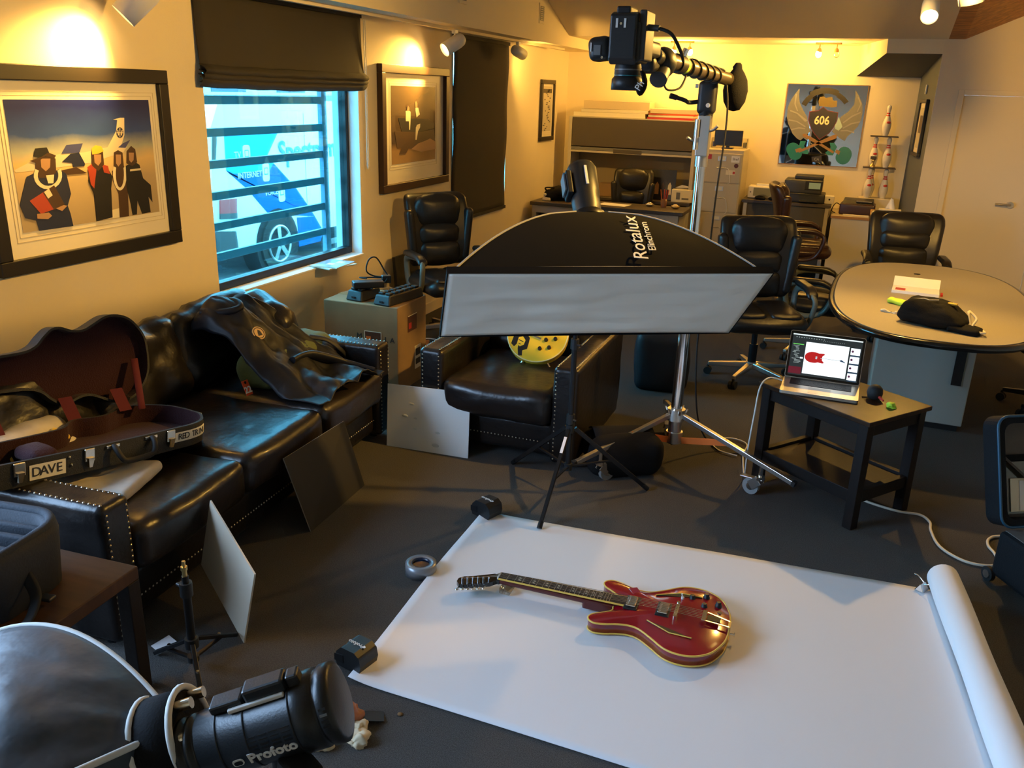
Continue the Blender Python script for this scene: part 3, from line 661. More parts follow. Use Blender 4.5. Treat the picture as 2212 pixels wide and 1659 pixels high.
# ================================================================ strip softbox on its stand
C0=Vector((-.857,3.361,1.082)); ex=Vector((.869,.494,0)).normalized(); e2=Vector((.355,-.625,.695)).normalized(); nn=ex.cross(e2).normalized(); e2=nn.cross(ex)
sb=thing('strip_softbox','large black strip softbox with white front diffuser on tripod stand','softbox',(-1.07,3.755,0))
TS=Matrix.Translation((1.07,-3.755,0)); LB=TS@Matrix.Translation(C0)@Matrix((ex,e2,nn)).transposed().to_4x4()   # local: x along length, y up the face, z out of the face
M('softbox_black',(.006,.006,.0065),.9,spec=.15,bump=.12,bscale=14); M('diffuser',(.86,.86,.78),.7,bump=.12,bscale=5,stretch=(1,1,3)); M('piping_grey',(.42,.42,.40),.6)
A,Bh,DD=.65,.25,.36
def prof(s): return (1-s)**.62
def side(axis,sg):
    def f(u,v):
        s=v; d=-.05-DD*s; a=A*prof(s)*.93+.07*s if True else 0; b=Bh*prof(s)**1.25*.80+.07*s; 
        a=max(a,.07); b=max(b,.07); t=2*u-1
        if axis=='y': return (t*a*sg*1.0, sg*(b+.02*sin(pi*s)*(1-t*t)), d)
        return (sg*(a+.01*sin(pi*s)*(1-t*t)), -t*b*sg, d)
    return f
for axis,sg in (('y',1),('y',-1),('x',1),('x',-1)):
    m=MB().grid(side(axis,sg),20,14); m.xf(LB); m.build('back_panel','softbox_black',sb)
w0,h0=A*.93,Bh*.80
m=MB()
for a,b,c,dd in (((-A,Bh),(A,Bh),(w0,h0),(-w0,h0)),((A,Bh),(A,-Bh),(w0,-h0),(w0,h0)),((A,-Bh),(-A,-Bh),(-w0,-h0),(w0,-h0)),((-A,-Bh),(-A,Bh),(-w0,h0),(-w0,-h0))):
    m.add([(*a,.012),(*b,.012),(*b,-.02),(*a,-.02)],[(0,1,2,3)]); m.add([(*a,-.02),(*b,-.02),(*c,-.05),(*dd,-.05)],[(0,1,2,3)])
m.xf(LB).build('front_rim','softbox_black',sb)
m=MB().grid(lambda u,v:((2*u-1)*(A-.004),(2*v-1)*(Bh-.004)*(1-.05*(1-(2*u-1)**2)*(1 if v<.5 else .15)),.010+.010*wr((u*2.6,v*5.5,2),1.2,1.0)*min(1,8*min(u,1-u,v,1-v))),60,24,thick=.003).xf(LB); m.build('diffuser','diffuser',sb)
MB().tube([LB@Vector(p) for p in ((-w0,h0,-.045),(0,h0+.004,-.047),(w0,h0,-.045))],.0045,6).build('piping','piping_grey',sb)
def rib(sx,sy):
    pts=[]
    for k in range(13):
        s=k/12; pts.append(LB@Vector((sx*max(A*prof(s)*.93+.07*s,.07),sy*max(Bh*prof(s)**1.25*.80+.07*s,.07),-.05-DD*s)))
    return MB().tube(pts,.005,6)
for sx in (-1,1):
    for sy in (-1,1): rib(sx,sy).build('rib_piping','piping_grey',sb)
def LBp(x,y,z): return LB@Vector((x,y,z))
# brand lettering on the upper panel
def panel_frame(x,s):
    f=side('y',1); 
    def pos(xx,ss): 
        a=max(A*prof(ss)*.93+.07*ss,.07); return LB@Vector(f((xx/a+1)/2,ss))
    p=pos(x,s); du=(pos(x+.01,s)-pos(x-.01,s)).normalized(); dv=(pos(x,s+.01)-pos(x,s-.01)).normalized(); nrm=du.cross(dv)
    if nrm.dot(LB.to_3x3()@Vector((0,1,0)))<0: nrm=-nrm
    return p+nrm*.005,du,dv
p,du,dv=panel_frame(.13,.42); text('lettering','Rotalux',.085,'white',sb,frame3(p,dv,-du),shear=.1)
p,du,dv=panel_frame(.185,.45); text('lettering','Elinchrom',.045,'white',sb,frame3(p,dv,-du))
# flash head
hd=MB()
back=Vector((0,0,-1)); z0=-.05-DD
fh=MB().lathe([(.075,z0-.0),(.078,z0-.02),(.07,z0-.03)][::1],24,LB).build('speed_ring','black_metal',sb)
MB().lathe([(.055,z0-.03),(.062,z0-.06),(.062,z0-.12),(.066,z0-.14),(.068,z0-.27),(.060,z0-.29),(.0,z0-.292)],24,LB).build('flash_head','black_plastic',sb)
hb=sb.children[-1]
MB().box((-.085,-.03,z0-.24),(-.06,.05,z0-.12)).xf(LB).build('handle_block','black_plastic',hb,.006)
MB().box((-.006,.064,z0-.25),(.006,.071,z0-.15)).xf(LB).build('white_strip','white_plastic',hb,.002)
MB().box((-.095,-.02,z0-.23),(-.088,.04,z0-.14)).xf(LB).build('grip_ridges','mid_grey_plastic',hb)
hp0=LB@Vector((0,-.07,z0-.10)); MB().tube([hp0,LB@Vector((0,-.12,z0-.06)),Vector((0,0,1.30))],.016,8).build('tilt_bracket','black_metal',sb)
# stand
MB().cyl((0,0,.14),(0,0,.80),.0135,n=12).cyl((0,0,.75),(0,0,1.33),.0105,n=12).build('stand_pole','black_metal',sb)
for z in (.40,.78): MB().cyl((0,0,z-.025),(0,0,z+.025),.02,n=12).cyl((0,0,z),(.035,-.02,z),.006,n=8).build('collar','black_plastic',sb)
MB().cyl((0,0,.33),(0,0,.37),.021,n=12).build('leg_collar','black_plastic',sb); MB().cyl((0,0,.13),(0,0,.165),.021,n=12).build('brace_collar','black_plastic',sb)
for fx,fy in ((-.0,-.417),(-.369,.216),(.366,.197)):
    f=Vector((fx,fy,.012)); t0=Vector((fx*.06,fy*.06,.35)); lg=MB().bar(t0,f,.015,.020).cyl(f-(f-t0).normalized()*.03,f+(f-t0).normalized()*.004,.013,n=8).build('leg','black_metal',sb)
    md=t0.lerp(f,.52); MB().bar((fx*.05,fy*.05,.15),md,.012,.008).build('brace','black_metal',lg)
s0=Vector((-.0,-.025,.352)); s1=Vector((0,-.417,.012)); MB().bar(s0.lerp(s1,.10)+Vector((0,-.004,.012)),s0.lerp(s1,.27)+Vector((0,-.004,.012)),.014,.002).build('label_sticker','paper_white',sb)
# ================================================================ rolling camera stand
cs=thing('camera_stand','tall chrome rolling stand with boom arm holding the overhead camera','camera stand',(-.655,4.35,0))
MB().cyl((0,0,.12),(0,0,1.16),.030,n=20).cyl((0,0,1.10),(0,0,1.62),.0245,n=20).build('column','chrome',cs)
MB().cyl((0,0,1.58),(0,0,1.66),.031,n=20).box((-.030,-.033,1.63),(.030,.033,1.82)).cyl((-.03,-.03,1.66),(-.03,-.03,1.80),.013,n=10).build('top_clamp','brushed_metal',cs,.004)
tc=cs.children[-1]; MB().tube([(-.028,-.02,1.70),(-.055,-.035,1.705),(-.07,-.05,1.715)],.008,8).tube([(.03,-.02,1.75),(.05,-.03,1.757),(.068,-.04,1.775)],.008,8).build('clamp_lever','brushed_metal',tc); MB().box((-.022,-.0345,1.72),(-.014,-.033,1.80)).build('slot','black',tc)
MB().cyl((0,0,.13),(0,0,.19),.045,n=18).cyl((0,0,.26),(0,0,.32),.055,.048,18).cyl((0,0,.19),(0,0,.26),.036,n=16).build('hub','brushed_metal',cs)
hub=cs.children[-1]
for k in range(6): a=k*pi/3; MB().cyl((.05*cos(a),.05*sin(a),.30),(.06*cos(a),.06*sin(a),.325),.007,n=8).build('bolt','chrome',hub)
for tx,ty in ((.648,-.305),(-.405,-.522),(-.16,.60)):
    t=Vector((tx,ty,.135)); a=Vector((tx*.06,ty*.06,.29)); dirv=(t-a).normalized()
    lg=MB().bar(a,t,.024,.024).build('leg','brushed_metal',cs,.002); MB().bar(t-dirv*.012,t+dirv*.006,.027,.027).build('end_cap','black_plastic',lg)
    md=a.lerp(t,.42); MB().bar((tx*.07,ty*.07,.15),md,.006,.034,up=(0,0,1)).build('brace','orange',lg)
    cx=a.lerp(t,.73); ca=thing('x','x','x') if 0 else None
    z=cx.z; cp=Vector((cx.x,cx.y,0)); side_v=Vector((-dirv.y,dirv.x,0)).normalized(); fw=Vector((dirv.x,dirv.y,0)).normalized(); off=cp-fw*.045
    fk=MB().cyl((cp.x,cp.y,z-.075),(cp.x,cp.y,z-.01),.011,n=10).cyl((cp.x,cp.y,z-.085),(cp.x,cp.y,z-.065),.022,n=14).build('caster_stem','chrome',lg)
    MB().bar(cp+Vector((0,0,z-.085))+side_v*.017,off+Vector((0,0,.05))+side_v*.017,.004,.05).bar(cp+Vector((0,0,z-.085))-side_v*.017,off+Vector((0,0,.05))-side_v*.017,.004,.05).bar(cp+fw*.02+Vector((0,0,z-.08)),off-fw*.06+Vector((0,0,.085)),.036,.006).build('caster_fork','brushed_metal',lg,.002)
    MB().cyl(off+Vector((0,0,.045))-side_v*.011,off+Vector((0,0,.045))+side_v*.011,.044,n=22).build('caster_wheel',M('caster_grey',(.30,.31,.31),.35),lg)
    MB().cyl(off+Vector((0,0,.045))-side_v*.014,off+Vector((0,0,.045))+side_v*.014,.020,n=14).build('caster_hub','chrome',lg)
# upper head, boom arm
MB().rbox((0,0,1.90),(.085,.075,.15),.02,3).cyl((0,0,1.80),(0,0,1.84),.030,.038,16).build('arm_head','black_plastic',cs)
ah=cs.children[-1]; MB().cyl((.012,-.037,1.865),(.012,-.045,1.865),.010,n=12).build('white_button','white_plastic',ah); MB().cyl((-.045,-.01,1.95),(-.06,-.012,1.95),.009,n=10).build('side_button','white_plastic',ah)
MB().tube(spline([(-.04,-.01,1.88),(-.08,-.03,1.875),(-.10,-.05,1.885),(-.15,-.07,1.90)],4),[.010]*13,8).cyl((-.135,-.063,1.895),(-.165,-.077,1.903),.013,n=10).build('lock_handle','black_plastic',ah)
a0=Vector((-.012,-1.02,2.025))+Vector((0,0,0)); a1=Vector((.075,.14,1.985))
MB().cyl(a0,a1,.030,n=20).build('boom_arm',M('arm_metal',(.30,.24,.16),.28,.9),cs)
am=cs.children[-1]; da=(a1-a0).normalized(); aa=da.orthogonal().normalized(); bb=da.cross(aa)
coil=[a0.lerp(a1,.25+.55*k/120)+(aa*cos(2*pi*5*k/120)+bb*sin(2*pi*5*k/120))*.034 for k in range(121)]
MB().tube(coil,.004,6).build('wrapped_cable','rubber',am)
MB().cyl(a0.lerp(a1,.20),a0.lerp(a1,.235),.0312,n=20).build('yellow_tape','lime',am); MB().cyl(a1-da*.015,a1+da*.004,.033,n=20).build('end_collar','black_plastic',am); MB().cyl(a0.lerp(a1,.12),a0.lerp(a1,.19),.036,n=20).build('arm_collar','black_plastic',am)
MB().cyl(a0.lerp(a1,.15)+Vector((.02,0,.03)),a0.lerp(a1,.15)+Vector((.03,0,.055)),.012,n=10).build('clamp_screw','chrome',am)
MB().cyl(a1,a1+da*.22,.006,n=8).build('arm_rod','black_metal',am)
# geared head between arm and camera
gh=a0.copy()
m=MB().sph(gh+Vector((-.005,-.02,-.01)),(.052,.06,.055),14,10).rbox(gh+Vector((-.05,-.11,-.02)),(.10,.16,.06),.025,3).cyl(gh+Vector((-.015,-.05,.0)),gh+Vector((-.015,-.13,.01)),.030,n=18); m.build('geared_head','black_plastic',cs)
MB().rbox((-.045,-1.275,2.05),(.09,.22,.05),.012,2).build('mount_plate','black_metal',cs)
g2=cs.children[-1]; ringm=MB().tube([gh+Vector((-.015+.026*cos(2*pi*k/20),-.132,.01+.026*sin(2*pi*k/20))) for k in range(20)],.004,6,closed=True); ringm.build('dial_ring','mid_grey_plastic',g2)
MB().cyl(gh+Vector((.0,-.05,-.04)),gh+Vector((.0,-.10,-.07)),.032,n=18).cyl(gh+Vector((-.085,-.14,-.035)),gh+Vector((-.085,-.20,-.035)),.026,n=16).build('control_knob','dark_grey_plastic',g2)
MB().cyl(gh+Vector((-.085,-.20,-.03)),gh+Vector((-.085,-.206,-.03)),.008,n=10).build('white_button','white_plastic',g2)
MB().tube([gh+Vector((-.03,-.15,-.075)),gh+Vector((-.09,-.18,-.085))],.010,8).build('pan_handle','dark_grey_plastic',g2)
MB().tube(spline([gh+Vector((.0,-.03,-.05)),gh+Vector((.012,.0,-.10)),gh+Vector((.05,.06,-.095)),gh+Vector((.06,.12,-.05))],5),.004,6).build('loop_cable','rubber',g2)
# pouch hanging from the end of the arm
pc=thing('lens_pouch','black egg-shaped pouch hanging at the end of the boom arm','pouch',(-.547,4.50,1.955))
MB().lathe([(.004,-.115),(.030,-.108),(.052,-.07),(.060,-.02),(.052,.03),(.036,.06),(.022,.08),(.018,.10),(.010,.108)],20).build('bag','black_fabric',pc)
MB().tube(spline([(.0,0,.10),(-.02,.0,.085),(.02,.03,.06),(.04,.03,.03)],4),.005,6).build('drawstring','black_fabric',pc)
# ---- the overhead camera
kc=thing('overhead_camera','black medium format camera hanging lens down above the guitar','camera',(-.705,2.92,1.914))
MB().rbox((-.002,0,.145),(.105,.14,.125),.012,3).build('body','black_plastic',kc)
kb=kc.children[-1]
MB().hexa([(-.048,-.085,.095),(.038,-.085,.095),(.040,-.06,.075),(-.050,-.06,.075),(-.048,-.085,.225),(.038,-.085,.225),(.040,-.05,.235),(-.050,-.05,.235)]).build('prism_housing','black_plastic',kc,.006)
MB().box((-.034,-.065,.225),(.012,.03,.250)).build('viewfinder_eyepiece','black',kc,.005)
for s in (-1,1): MB().box((-.012+s*.013-.0035,-.0875,.185),(-.012+s*.013+.0035,-.085,.212)).build('hot_shoe_rail','white_plastic',kc)
MB().cyl((-.012,-.0875,.197),(-.012,-.085,.197),.004,n=8).build('hot_shoe_contact','chrome',kc)
MB().rbox((.052,.0,.165),(.024,.125,.15),.006,2).build('digital_back','dark_grey_plastic',kc)
MB().rbox((-.09,-.01,.125),(.075,.085,.075),.022,4,None,Matrix.Rotation(radians(-8),3,'Y')).build('grip','black_plastic',kc); MB().box((-.104,-.056,.105),(-.082,-.053,.135)).build('grip_screen','mid_grey_plastic',kc)
MB().box((-.116,-.056,.115),(-.112,-.052,.142)).build('status_mark','white_plastic',kc); MB().cyl((-.076,-.056,.098),(-.076,-.052,.098),.004,n=10).build('dial','chrome',kc)
MB().lathe([(.040,.088),(.043,.072),(.044,.050),(.041,.045)],24).build('lens_barrel','black',kc); ln=kc.children[-1]
MB().lathe([(.0445,.0445),(.0445,.047)],24).build('blue_ring',M('ring_blue',(.02,.20,.24),.3),ln); MB().lathe([(.0446,.062),(.0446,.066)],24).build('scale_ring','mid_grey_plastic',ln)
MB().lathe([(.043,.044),(.051,.034),(.052,.0),(.046,.0),(.044,.03)],24).build('lens_hood','black_plastic',ln); MB().lathe([(.036,.030),(.0,.026)],20).build('front_glass','van_glass',ln)
MB().cyl((.064,-.03,.19),(.10,-.035,.187),.010,n=10).build('cable_plug','dark_grey_plastic',kc)
MB().tube(spline([(.10,-.035,.187),(.14,-.03,.17),(.165,.02,.12),(.155,.12,.10)],6),.0055,8).build('tether_cable','rubber',kc)
MB().tube(spline([(.055,-.03,.06),(.07,-.05,.02),(.055,-.055,-.01),(.04,-.05,.02)],5),.010,6,flat=.35).build('neck_strap','black_fabric',kc); text('lettering','Ph',.03,'white_plastic',kc,frame3((.058,-.068,.015),(.5,0,.86),(-.86,0,.5)))
# tether cable dropping down behind the column
dc=MB().tube(spline([(-.585,4.42,1.985),(-.56,4.40,1.80),(-.575,4.41,1.4),(-.585,4.45,1.0),(-.60,4.50,.6),(-.56,4.55,.2),(-.45,4.62,.012),(-.30,4.62,.012)],8),.005,6).build('drop_cable','rubber'); tag(dc,'thin black cable dropping from the boom arm behind the column','cable')
# sandbag over the stand leg
sg=thing('sandbag','black sandbag draped over the leg of the camera stand','sandbag',(-.90,4.17,0),radians(28))
MB().rbox((0,-.085,.115),(.36,.13,.20),.05,8,cushion_disp(.02,.012,6,2)).build('pouch','black_fabric',sg); MB().rbox((.0,.10,.10),(.34,.12,.17),.05,8,cushion_disp(.02,.012,6,5)).build('pouch','black_fabric',sg)
MB().grid(lambda u,v:(-.16+.32*u,-.09+.19*v,.20+.035*sin(pi*v)),6,8,thick=.008).build('saddle','black_fabric',sg)
# ================================================================ van in the street
vn=thing('delivery_van','white and blue service van parked outside the street window','van',(-6.0,7.25,-.17))
def vp(y,z): return (y-7.25,z+.17)
VM=frame3((0,0,0),(0,1,0),(0,0,1))      # (u along the van, v up, w towards the window)
body=[(0,.36),(0,.62),(.02,1.05),(.06,1.62),(.20,1.86),(4.3,1.90),(4.9,1.25),(5.3,1.0),(5.35,.36)]
MB().prism(body,-1.85,0,VM).build('body','van_white',vn,.04)
MB().prism([(.3,1.86),(4.2,1.9),(4.15,1.95),(.4,1.94)],-1.6,-.2,VM).build('roof_rack','mid_grey_plastic',vn)
MB().prism([(3.5,1.2),(4.35,1.2),(4.15,1.72),(3.5,1.72)],-.01,.012,VM).build('side_window','van_glass',vn,.01); MB().box((-1.6,-.012,1.2),(-.25,.02,1.62)).build('rear_window','van_glass',vn)
MB().prism([(.045,1.30),(.10,1.30),(.16,1.62),(.09,1.62)],-.005,.006,VM).build('corner_glass','van_glass',vn)
MB().box((-1.8,-.10,.40),(.012,.08,.58)).build('bumper','dark_grey_plastic',vn,.02); MB().prism([(.0,.36),(.35,.36),(.33,.56),(.0,.60)],-.01,.014,VM).build('bumper_corner','dark_grey_plastic',vn,.01)
tl=MB().prism([vp(7.36,.74),vp(7.34,.545),vp(7.61,.52),vp(7.63,.73)],-.02,.016,VM).build('tail_light','tail_red',vn,.01); MB().prism([vp(7.345,.60),vp(7.34,.545),vp(7.61,.52),vp(7.615,.58)],.0,.018,VM).build('reverse_lens','dark_grey_plastic',tl)
M('arch_dark',(.01,.012,.015),.8)
for wx in (1.07,4.45):
    MB().cyl(VM@Vector((wx,.32,-.20)),VM@Vector((wx,.32,.01)),.40,n=28).build('wheel_arch','arch_dark',vn)
    w=MB().cyl(VM@Vector((wx,.32,-.18)),VM@Vector((wx,.32,.025)),.32,n=28).build('tyre','tyre',vn)
    MB().cyl(VM@Vector((wx,.32,0)),VM@Vector((wx,.32,.028)),.215,n=28).build('rim_dish','arch_dark',w); ring2=MB().tube([VM@Vector((wx+.205*cos(2*pi*k/28),.32+.205*sin(2*pi*k/28),.03)) for k in range(28)],.016,6,closed=True).build('rim','brushed_metal',w)
    for k in range(5):
        a=2*pi*k/5+.4; MB().bar(VM@Vector((wx+.03*cos(a),.32+.03*sin(a),.032)),VM@Vector((wx+.2*cos(a),.32+.2*sin(a),.032)),.06,.02,up=(1,0,0)).build('spoke','brushed_metal',w)
lb=[(7.512,1.414),(8.44,1.386),(8.2,1.122),(8.32,1.055),(8.25,.98),(7.56,.985),(7.503,1.03)]
MB().prism([vp(*p) for p in lb][::-1],.0,.003,VM).build('light_stripe','van_light_blue',vn)
db=[(7.503,1.03),(7.56,.985),(8.25,.98),(8.32,1.055),(8.726,.75),(9.013,.466),(9.10,.37),(8.188,.494),(7.823,.813)]
MB().prism([vp(*p) for p in db],.0,.004,VM).build('dark_stripe','van_blue',vn); MB().prism([vp(*p) for p in [(8.72,.40),(9.10,.37),(9.277,.161),(9.2,.05),(8.74,.05)]],.0,.004,VM).build('dark_stripe','van_blue',vn)
MB().prism([vp(*p) for p in [(9.35,-.02),(11.2,-.02),(11.2,.05),(9.35,.05)]],.0,.012,VM).build('sill_trim','mid_grey_plastic',vn)
for sx in (8.95,10.2): MB().box((-.01,sx-7.25-.004,.3),(.002,sx-7.25+.004,1.75)).build('panel_gap','mid_grey_plastic',vn)
for s,y,z,sz in (('TV',7.70,1.174,.09),('INTERNET',7.89,.955,.09),('VOICE',8.25,.735,.085)): text('lettering',s,sz,'white',vn,VM@Matrix.Translation((*vp(y,z),.006)))
text('lettering','Spectrum',.31,'spectrum_blue',vn,VM@Matrix.Translation((*vp(8.42,1.16),.008)),align='LEFT',bold=.008)
for y,z in ((7.85,1.17),(8.17,.965),(8.44,.715)):
    ic=MB().prism([(x+vp(y,z)[0],yy+vp(y,z)[1]) for x,yy in rrect(.12,.20,.035)],.004,.008,VM).build('service_icon','white',vn)
    MB().prism([(x+vp(y,z)[0],yy+vp(y,z)[1]+.01) for x,yy in rrect(.07,.08,.01)],.008,.0095,VM).build('icon_screen','spectrum_blue',ic); MB().prism([(x+vp(y,z)[0],yy+vp(y,z)[1]+.012) for x,yy in rrect(.05,.055,.006)],.0095,.0105,VM).build('icon_face','white',ic)
fb=thing('far_building','pale low building across the street beyond the van','building',(-22,14,-.13))
MB().box((-3,-18,0),(0,22,3.4)).build('wall','stucco_far',fb); MB().box((-3.2,-18.3,3.4),(.2,22.3,3.7)).build('roof','kerb',fb)
for k in range(9): MB().box((-.05,-15+k*4,1.2),(.03,-13+k*4,2.6)).build('window','van_glass',fb)
# ================================================================ pictures on the left wall
def picture(name,label,y0,y1,z0,z1,fw,depth,framemat,iy0,iy1,iz0,iz1,wallx=XL,M4=None):
    o=thing(name,label,'picture'); cy,czz=(y0+y1)/2,(z0+z1)/2
    o.matrix_world=M4 if M4 else frame3((wallx+.002,cy,czz),(0,1,0),(0,0,1))
    w,h=(y1-y0)/2,(z1-z0)/2
    for a,b in (((-w,h-fw),(w,h)),((-w,-h),(w,-h+fw)),((-w,-h+fw),(-w+fw,h-fw)),((w-fw,-h+fw),(w,h-fw))):
        MB().box((a[0],a[1],0),(b[0],b[1],depth)).build('frame_rail',framemat,o,.004)
    MB().box((-w+fw*.8,-h+fw*.8,.004),(w-fw*.8,h-fw*.8,.012)).build('mount',M('mount_card',(.82,.76,.62),.35,coat=.35),o)
    pr=MB().box((iy0-cy,iz0-czz,.0121),(iy1-cy,iz1-czz,.0131))
    for k,(e,cmat) in enumerate(((.018,'mount_line'),(.034,'mount_line'))):
        m=MB(); x0,x1,q0,q1=iy0-cy-e,iy1-cy+e,iz0-czz-e*1.2,iz1-czz+e
        for a,b in (((x0,q1-.002),(x1,q1)),((x0,q0),(x1,q0+.002)),((x0,q0),(x0+.002,q1)),((x1-.002,q0),(x1,q1))): m.box((a[0],a[1],.012),(b[0],b[1],.0128))
        stuff(m.build('mount_line',M('mount_line',(.55,.46,.30),.5),o))
    return o,pr,(iy0-cy,iy1-cy,iz0-czz,iz1-czz)
def grad_mat(name,stops,axis='Y',scale=1.,rough=.3,coat=.3):
    m=bpy.data.materials.new(name); m.use_nodes=True; nt=m.node_tree; b=nt.nodes['Principled BSDF']; tc=nt.nodes.new('ShaderNodeTexCoord'); sp=nt.nodes.new('ShaderNodeSeparateXYZ'); nt.links.new(tc.outputs['Generated'],sp.inputs[0])
    n=nt.nodes.new('ShaderNodeTexNoise'); n.inputs['Scale'].default_value=5; n.inputs['Detail'].default_value=4; nt.links.new(tc.outputs['Generated'],n.inputs[0])
    ad=nt.nodes.new('ShaderNodeMath'); ad.operation='MULTIPLY_ADD'; ad.inputs[1].default_value=.10; nt.links.new(n.outputs['Fac'],ad.inputs[0]); nt.links.new(sp.outputs[axis],ad.inputs[2])
    r=nt.nodes.new('ShaderNodeValToRGB'); nt.links.new(ad.outputs[0],r.inputs[0]); el=r.color_ramp.elements
    while len(el)<len(stops): el.new(.5)
    for e,(p,c) in zip(el,stops): e.position=p; e.color=(*c,1)
    nt.links.new(r.outputs[0],b.inputs['Base Color']); b.inputs['Roughness'].default_value=rough; b.inputs['Coat Weight'].default_value=coat; MATS[name]=m; return m
M('frame_black',(.012,.009,.007),.35); M('frame_brown',(.045,.018,.008),.35)
grad_mat('print_sky',[(0.0,(.42,.33,.20)),(.40,(.50,.38,.22)),(.56,(.72,.52,.24)),(.66,(.40,.42,.36)),(.78,(.03,.07,.28)),(1.0,(.008,.014,.12))])
p1,pr,(a0,a1,b0,b1)=picture('framed_photograph','large black-framed photo of four people before an aeroplane',2.59,3.685,1.08,1.945,.065,.035,'frame_black',2.738,3.558,1.253,1.803)
P1=pr.build('photo_print','print_sky',p1)
def px1(x,y):
    t=(y-302)/(990-.159*(x-190)); L=58+(y-302)*.133; Rr=1118+(y-297)*.108; u=(x-L)/(Rr-L); return (a0+(a1-a0)*u,b1-(b1-b0)*t)
cnt=[0]
def art(name,pts,mat,parent,fn,z=.0132,dz=.0002):
    cnt[0]+=1; z0=z+.00012*(cnt[0]%30); m=MB().prism([fn(*p) for p in pts],z0,z0+dz); 
    return m.build(name,mat,parent)
M('pr_navy',(.012,.018,.06),.4,coat=.3); M('pr_black',(.008,.008,.010),.4,coat=.3); M('pr_brown',(.06,.028,.012),.4,coat=.3); M('pr_skin',(.42,.24,.13),.4,coat=.3); M('pr_red',(.40,.05,.02),.4,coat=.3); M('pr_white',(.75,.68,.50),.4,coat=.3); M('pr_plane',(.70,.60,.44),.4,coat=.3); M('pr_blue',(.05,.06,.22),.4,coat=.3); M('pr_yellow',(.75,.48,.05),.4,coat=.3); M('pr_jeans',(.03,.04,.10),.4,coat=.3)
A1=lambda n,p,m:art(n,p,m,P1,px1)
A1('plane_fuselage',[(130,820),(270,735),(440,700),(600,690),(780,650),(930,650),(900,690),(640,770),(400,805),(140,838)],'pr_plane')
A1('plane_tail',[(775,655),(845,530),(855,450),(822,446),(880,433),(912,433),(912,560),(880,655)],'pr_plane'); A1('tail_fin',[(860,652),(900,620),(960,595),(920,655)],'pr_blue')
A1('tail_disc',[(875+29*cos(k*pi/9),543+40*sin(k*pi/9)) for k in range(18)],'pr_navy')
for q in ([(848,541),(902,541),(902,547),(848,547)],[(872,508),(878,508),(878,578),(872,578)],[(853,520),(862,526),(868,560),(860,566)],[(897,520),(888,526),(882,560),(890,566)]): A1('tail_globe_line',q,'pr_plane')
A1('plane_wing',[(435,700),(470,635),(588,622),(565,690)],'pr_blue'); A1('plane_engine',[(440,760),(500,700),(560,690),(605,775),(600,792),(520,800),(510,770)],'pr_navy'); A1('wing_shadow',[(430,825),(540,800),(620,845),(480,858)],'pr_brown')
# four figures
A1('figure_jacket',[(205,870),(260,840),(330,860),(420,815),(470,850),(503,1000),(480,1090),(500,1150),(520,1245),(290,1278),(270,1200),(200,1180),(165,1080)],'pr_navy'); A1('hair',[(262,740),(330,705),(395,735),(400,840),(360,880),(290,880),(262,840)],'pr_brown'); A1('face',[(295,735),(360,735),(358,800),(330,830),(300,800)],'pr_skin')
A1('hat_crown',[(250,720),(258,660),(335,652),(358,705),(300,735)],'pr_black'); A1('hat_brim',[(222,752),(300,722),(345,690),(398,712),(385,738),(330,715),(265,768)],'pr_brown')
def lei(cx,cy,rx,ry,wd=16):
    o=[(cx+rx*cos(t),cy+ry*sin(t)) for t in [-.15*pi+1.3*pi*k/14 for k in range(15)]]; i=[(cx+(rx-wd)*cos(t),cy+(ry-wd)*sin(t)) for t in [-.15*pi+1.3*pi*k/14 for k in range(15)]]; return o+i[::-1]
A1('flower_garland',lei(345,860,95,105,26),'pr_white'); A1('shirt',[(330,860),(385,855),(380,920),(345,920)],'pr_white'); A1('red_folder',[(225,1050),(385,935),(460,1085),(300,1150)],'pr_red'); A1('folder_flap',[(310,990),(385,935),(460,1085),(385,1120)],'pr_brown'); A1('folder_label',[(318,985),(350,960),(375,1010),(345,1035)],'pr_white')
A1('hand',[(272,1150),(350,1140),(372,1165),(345,1190),(275,1185)],'pr_skin'); A1('hand',[(398,1110),(450,1085),(475,1090),(440,1130)],'pr_skin')
A1('body',[(640,830),(690,800),(770,800),(810,870),(800,960),(810,1180),(690,1210),(670,1000),(625,900)],'pr_black'); A1('floral_shirt',[(620,800),(660,770),(690,790),(670,960),(645,930)],'pr_red'); A1('floral_shirt',[(730,780),(775,790),(790,850),(745,840)],'pr_red'); A1('hair',[(650,670),(690,640),(735,665),(745,780),(700,830),(655,790)],'pr_brown'); A1('face',[(668,705),(722,705),(722,760),(700,790),(672,765)],'pr_skin'); A1('flower_crown',[(650,660),(680,636),(725,645),(742,680),(700,700),(655,705)],'pr_yellow'); A1('flower_garland',lei(695,850,58,125,24),'pr_white')
A1('trousers',[(680,1000),(740,990),(745,1195),(690,1210)],'pr_jeans'); A1('red_stripe',[(762,915),(785,905),(800,1020),(765,1030)],'pr_yellow'); A1('white_bag',[(740,1140),(865,1110),(868,1180),(738,1200)],'pr_white')
A1('body',[(810,830),(850,800),(905,790),(930,850),(945,1170),(870,1180),(860,1000),(815,900)],'pr_brown'); A1('hair',[(825,690),(858,672),(895,690),(905,790),(860,830),(822,800)],'pr_brown'); A1('face',[(840,705),(882,705),(882,770),(860,795),(842,770)],'pr_skin'); A1('flower_garland',lei(872,850,55,125,22),'pr_white')
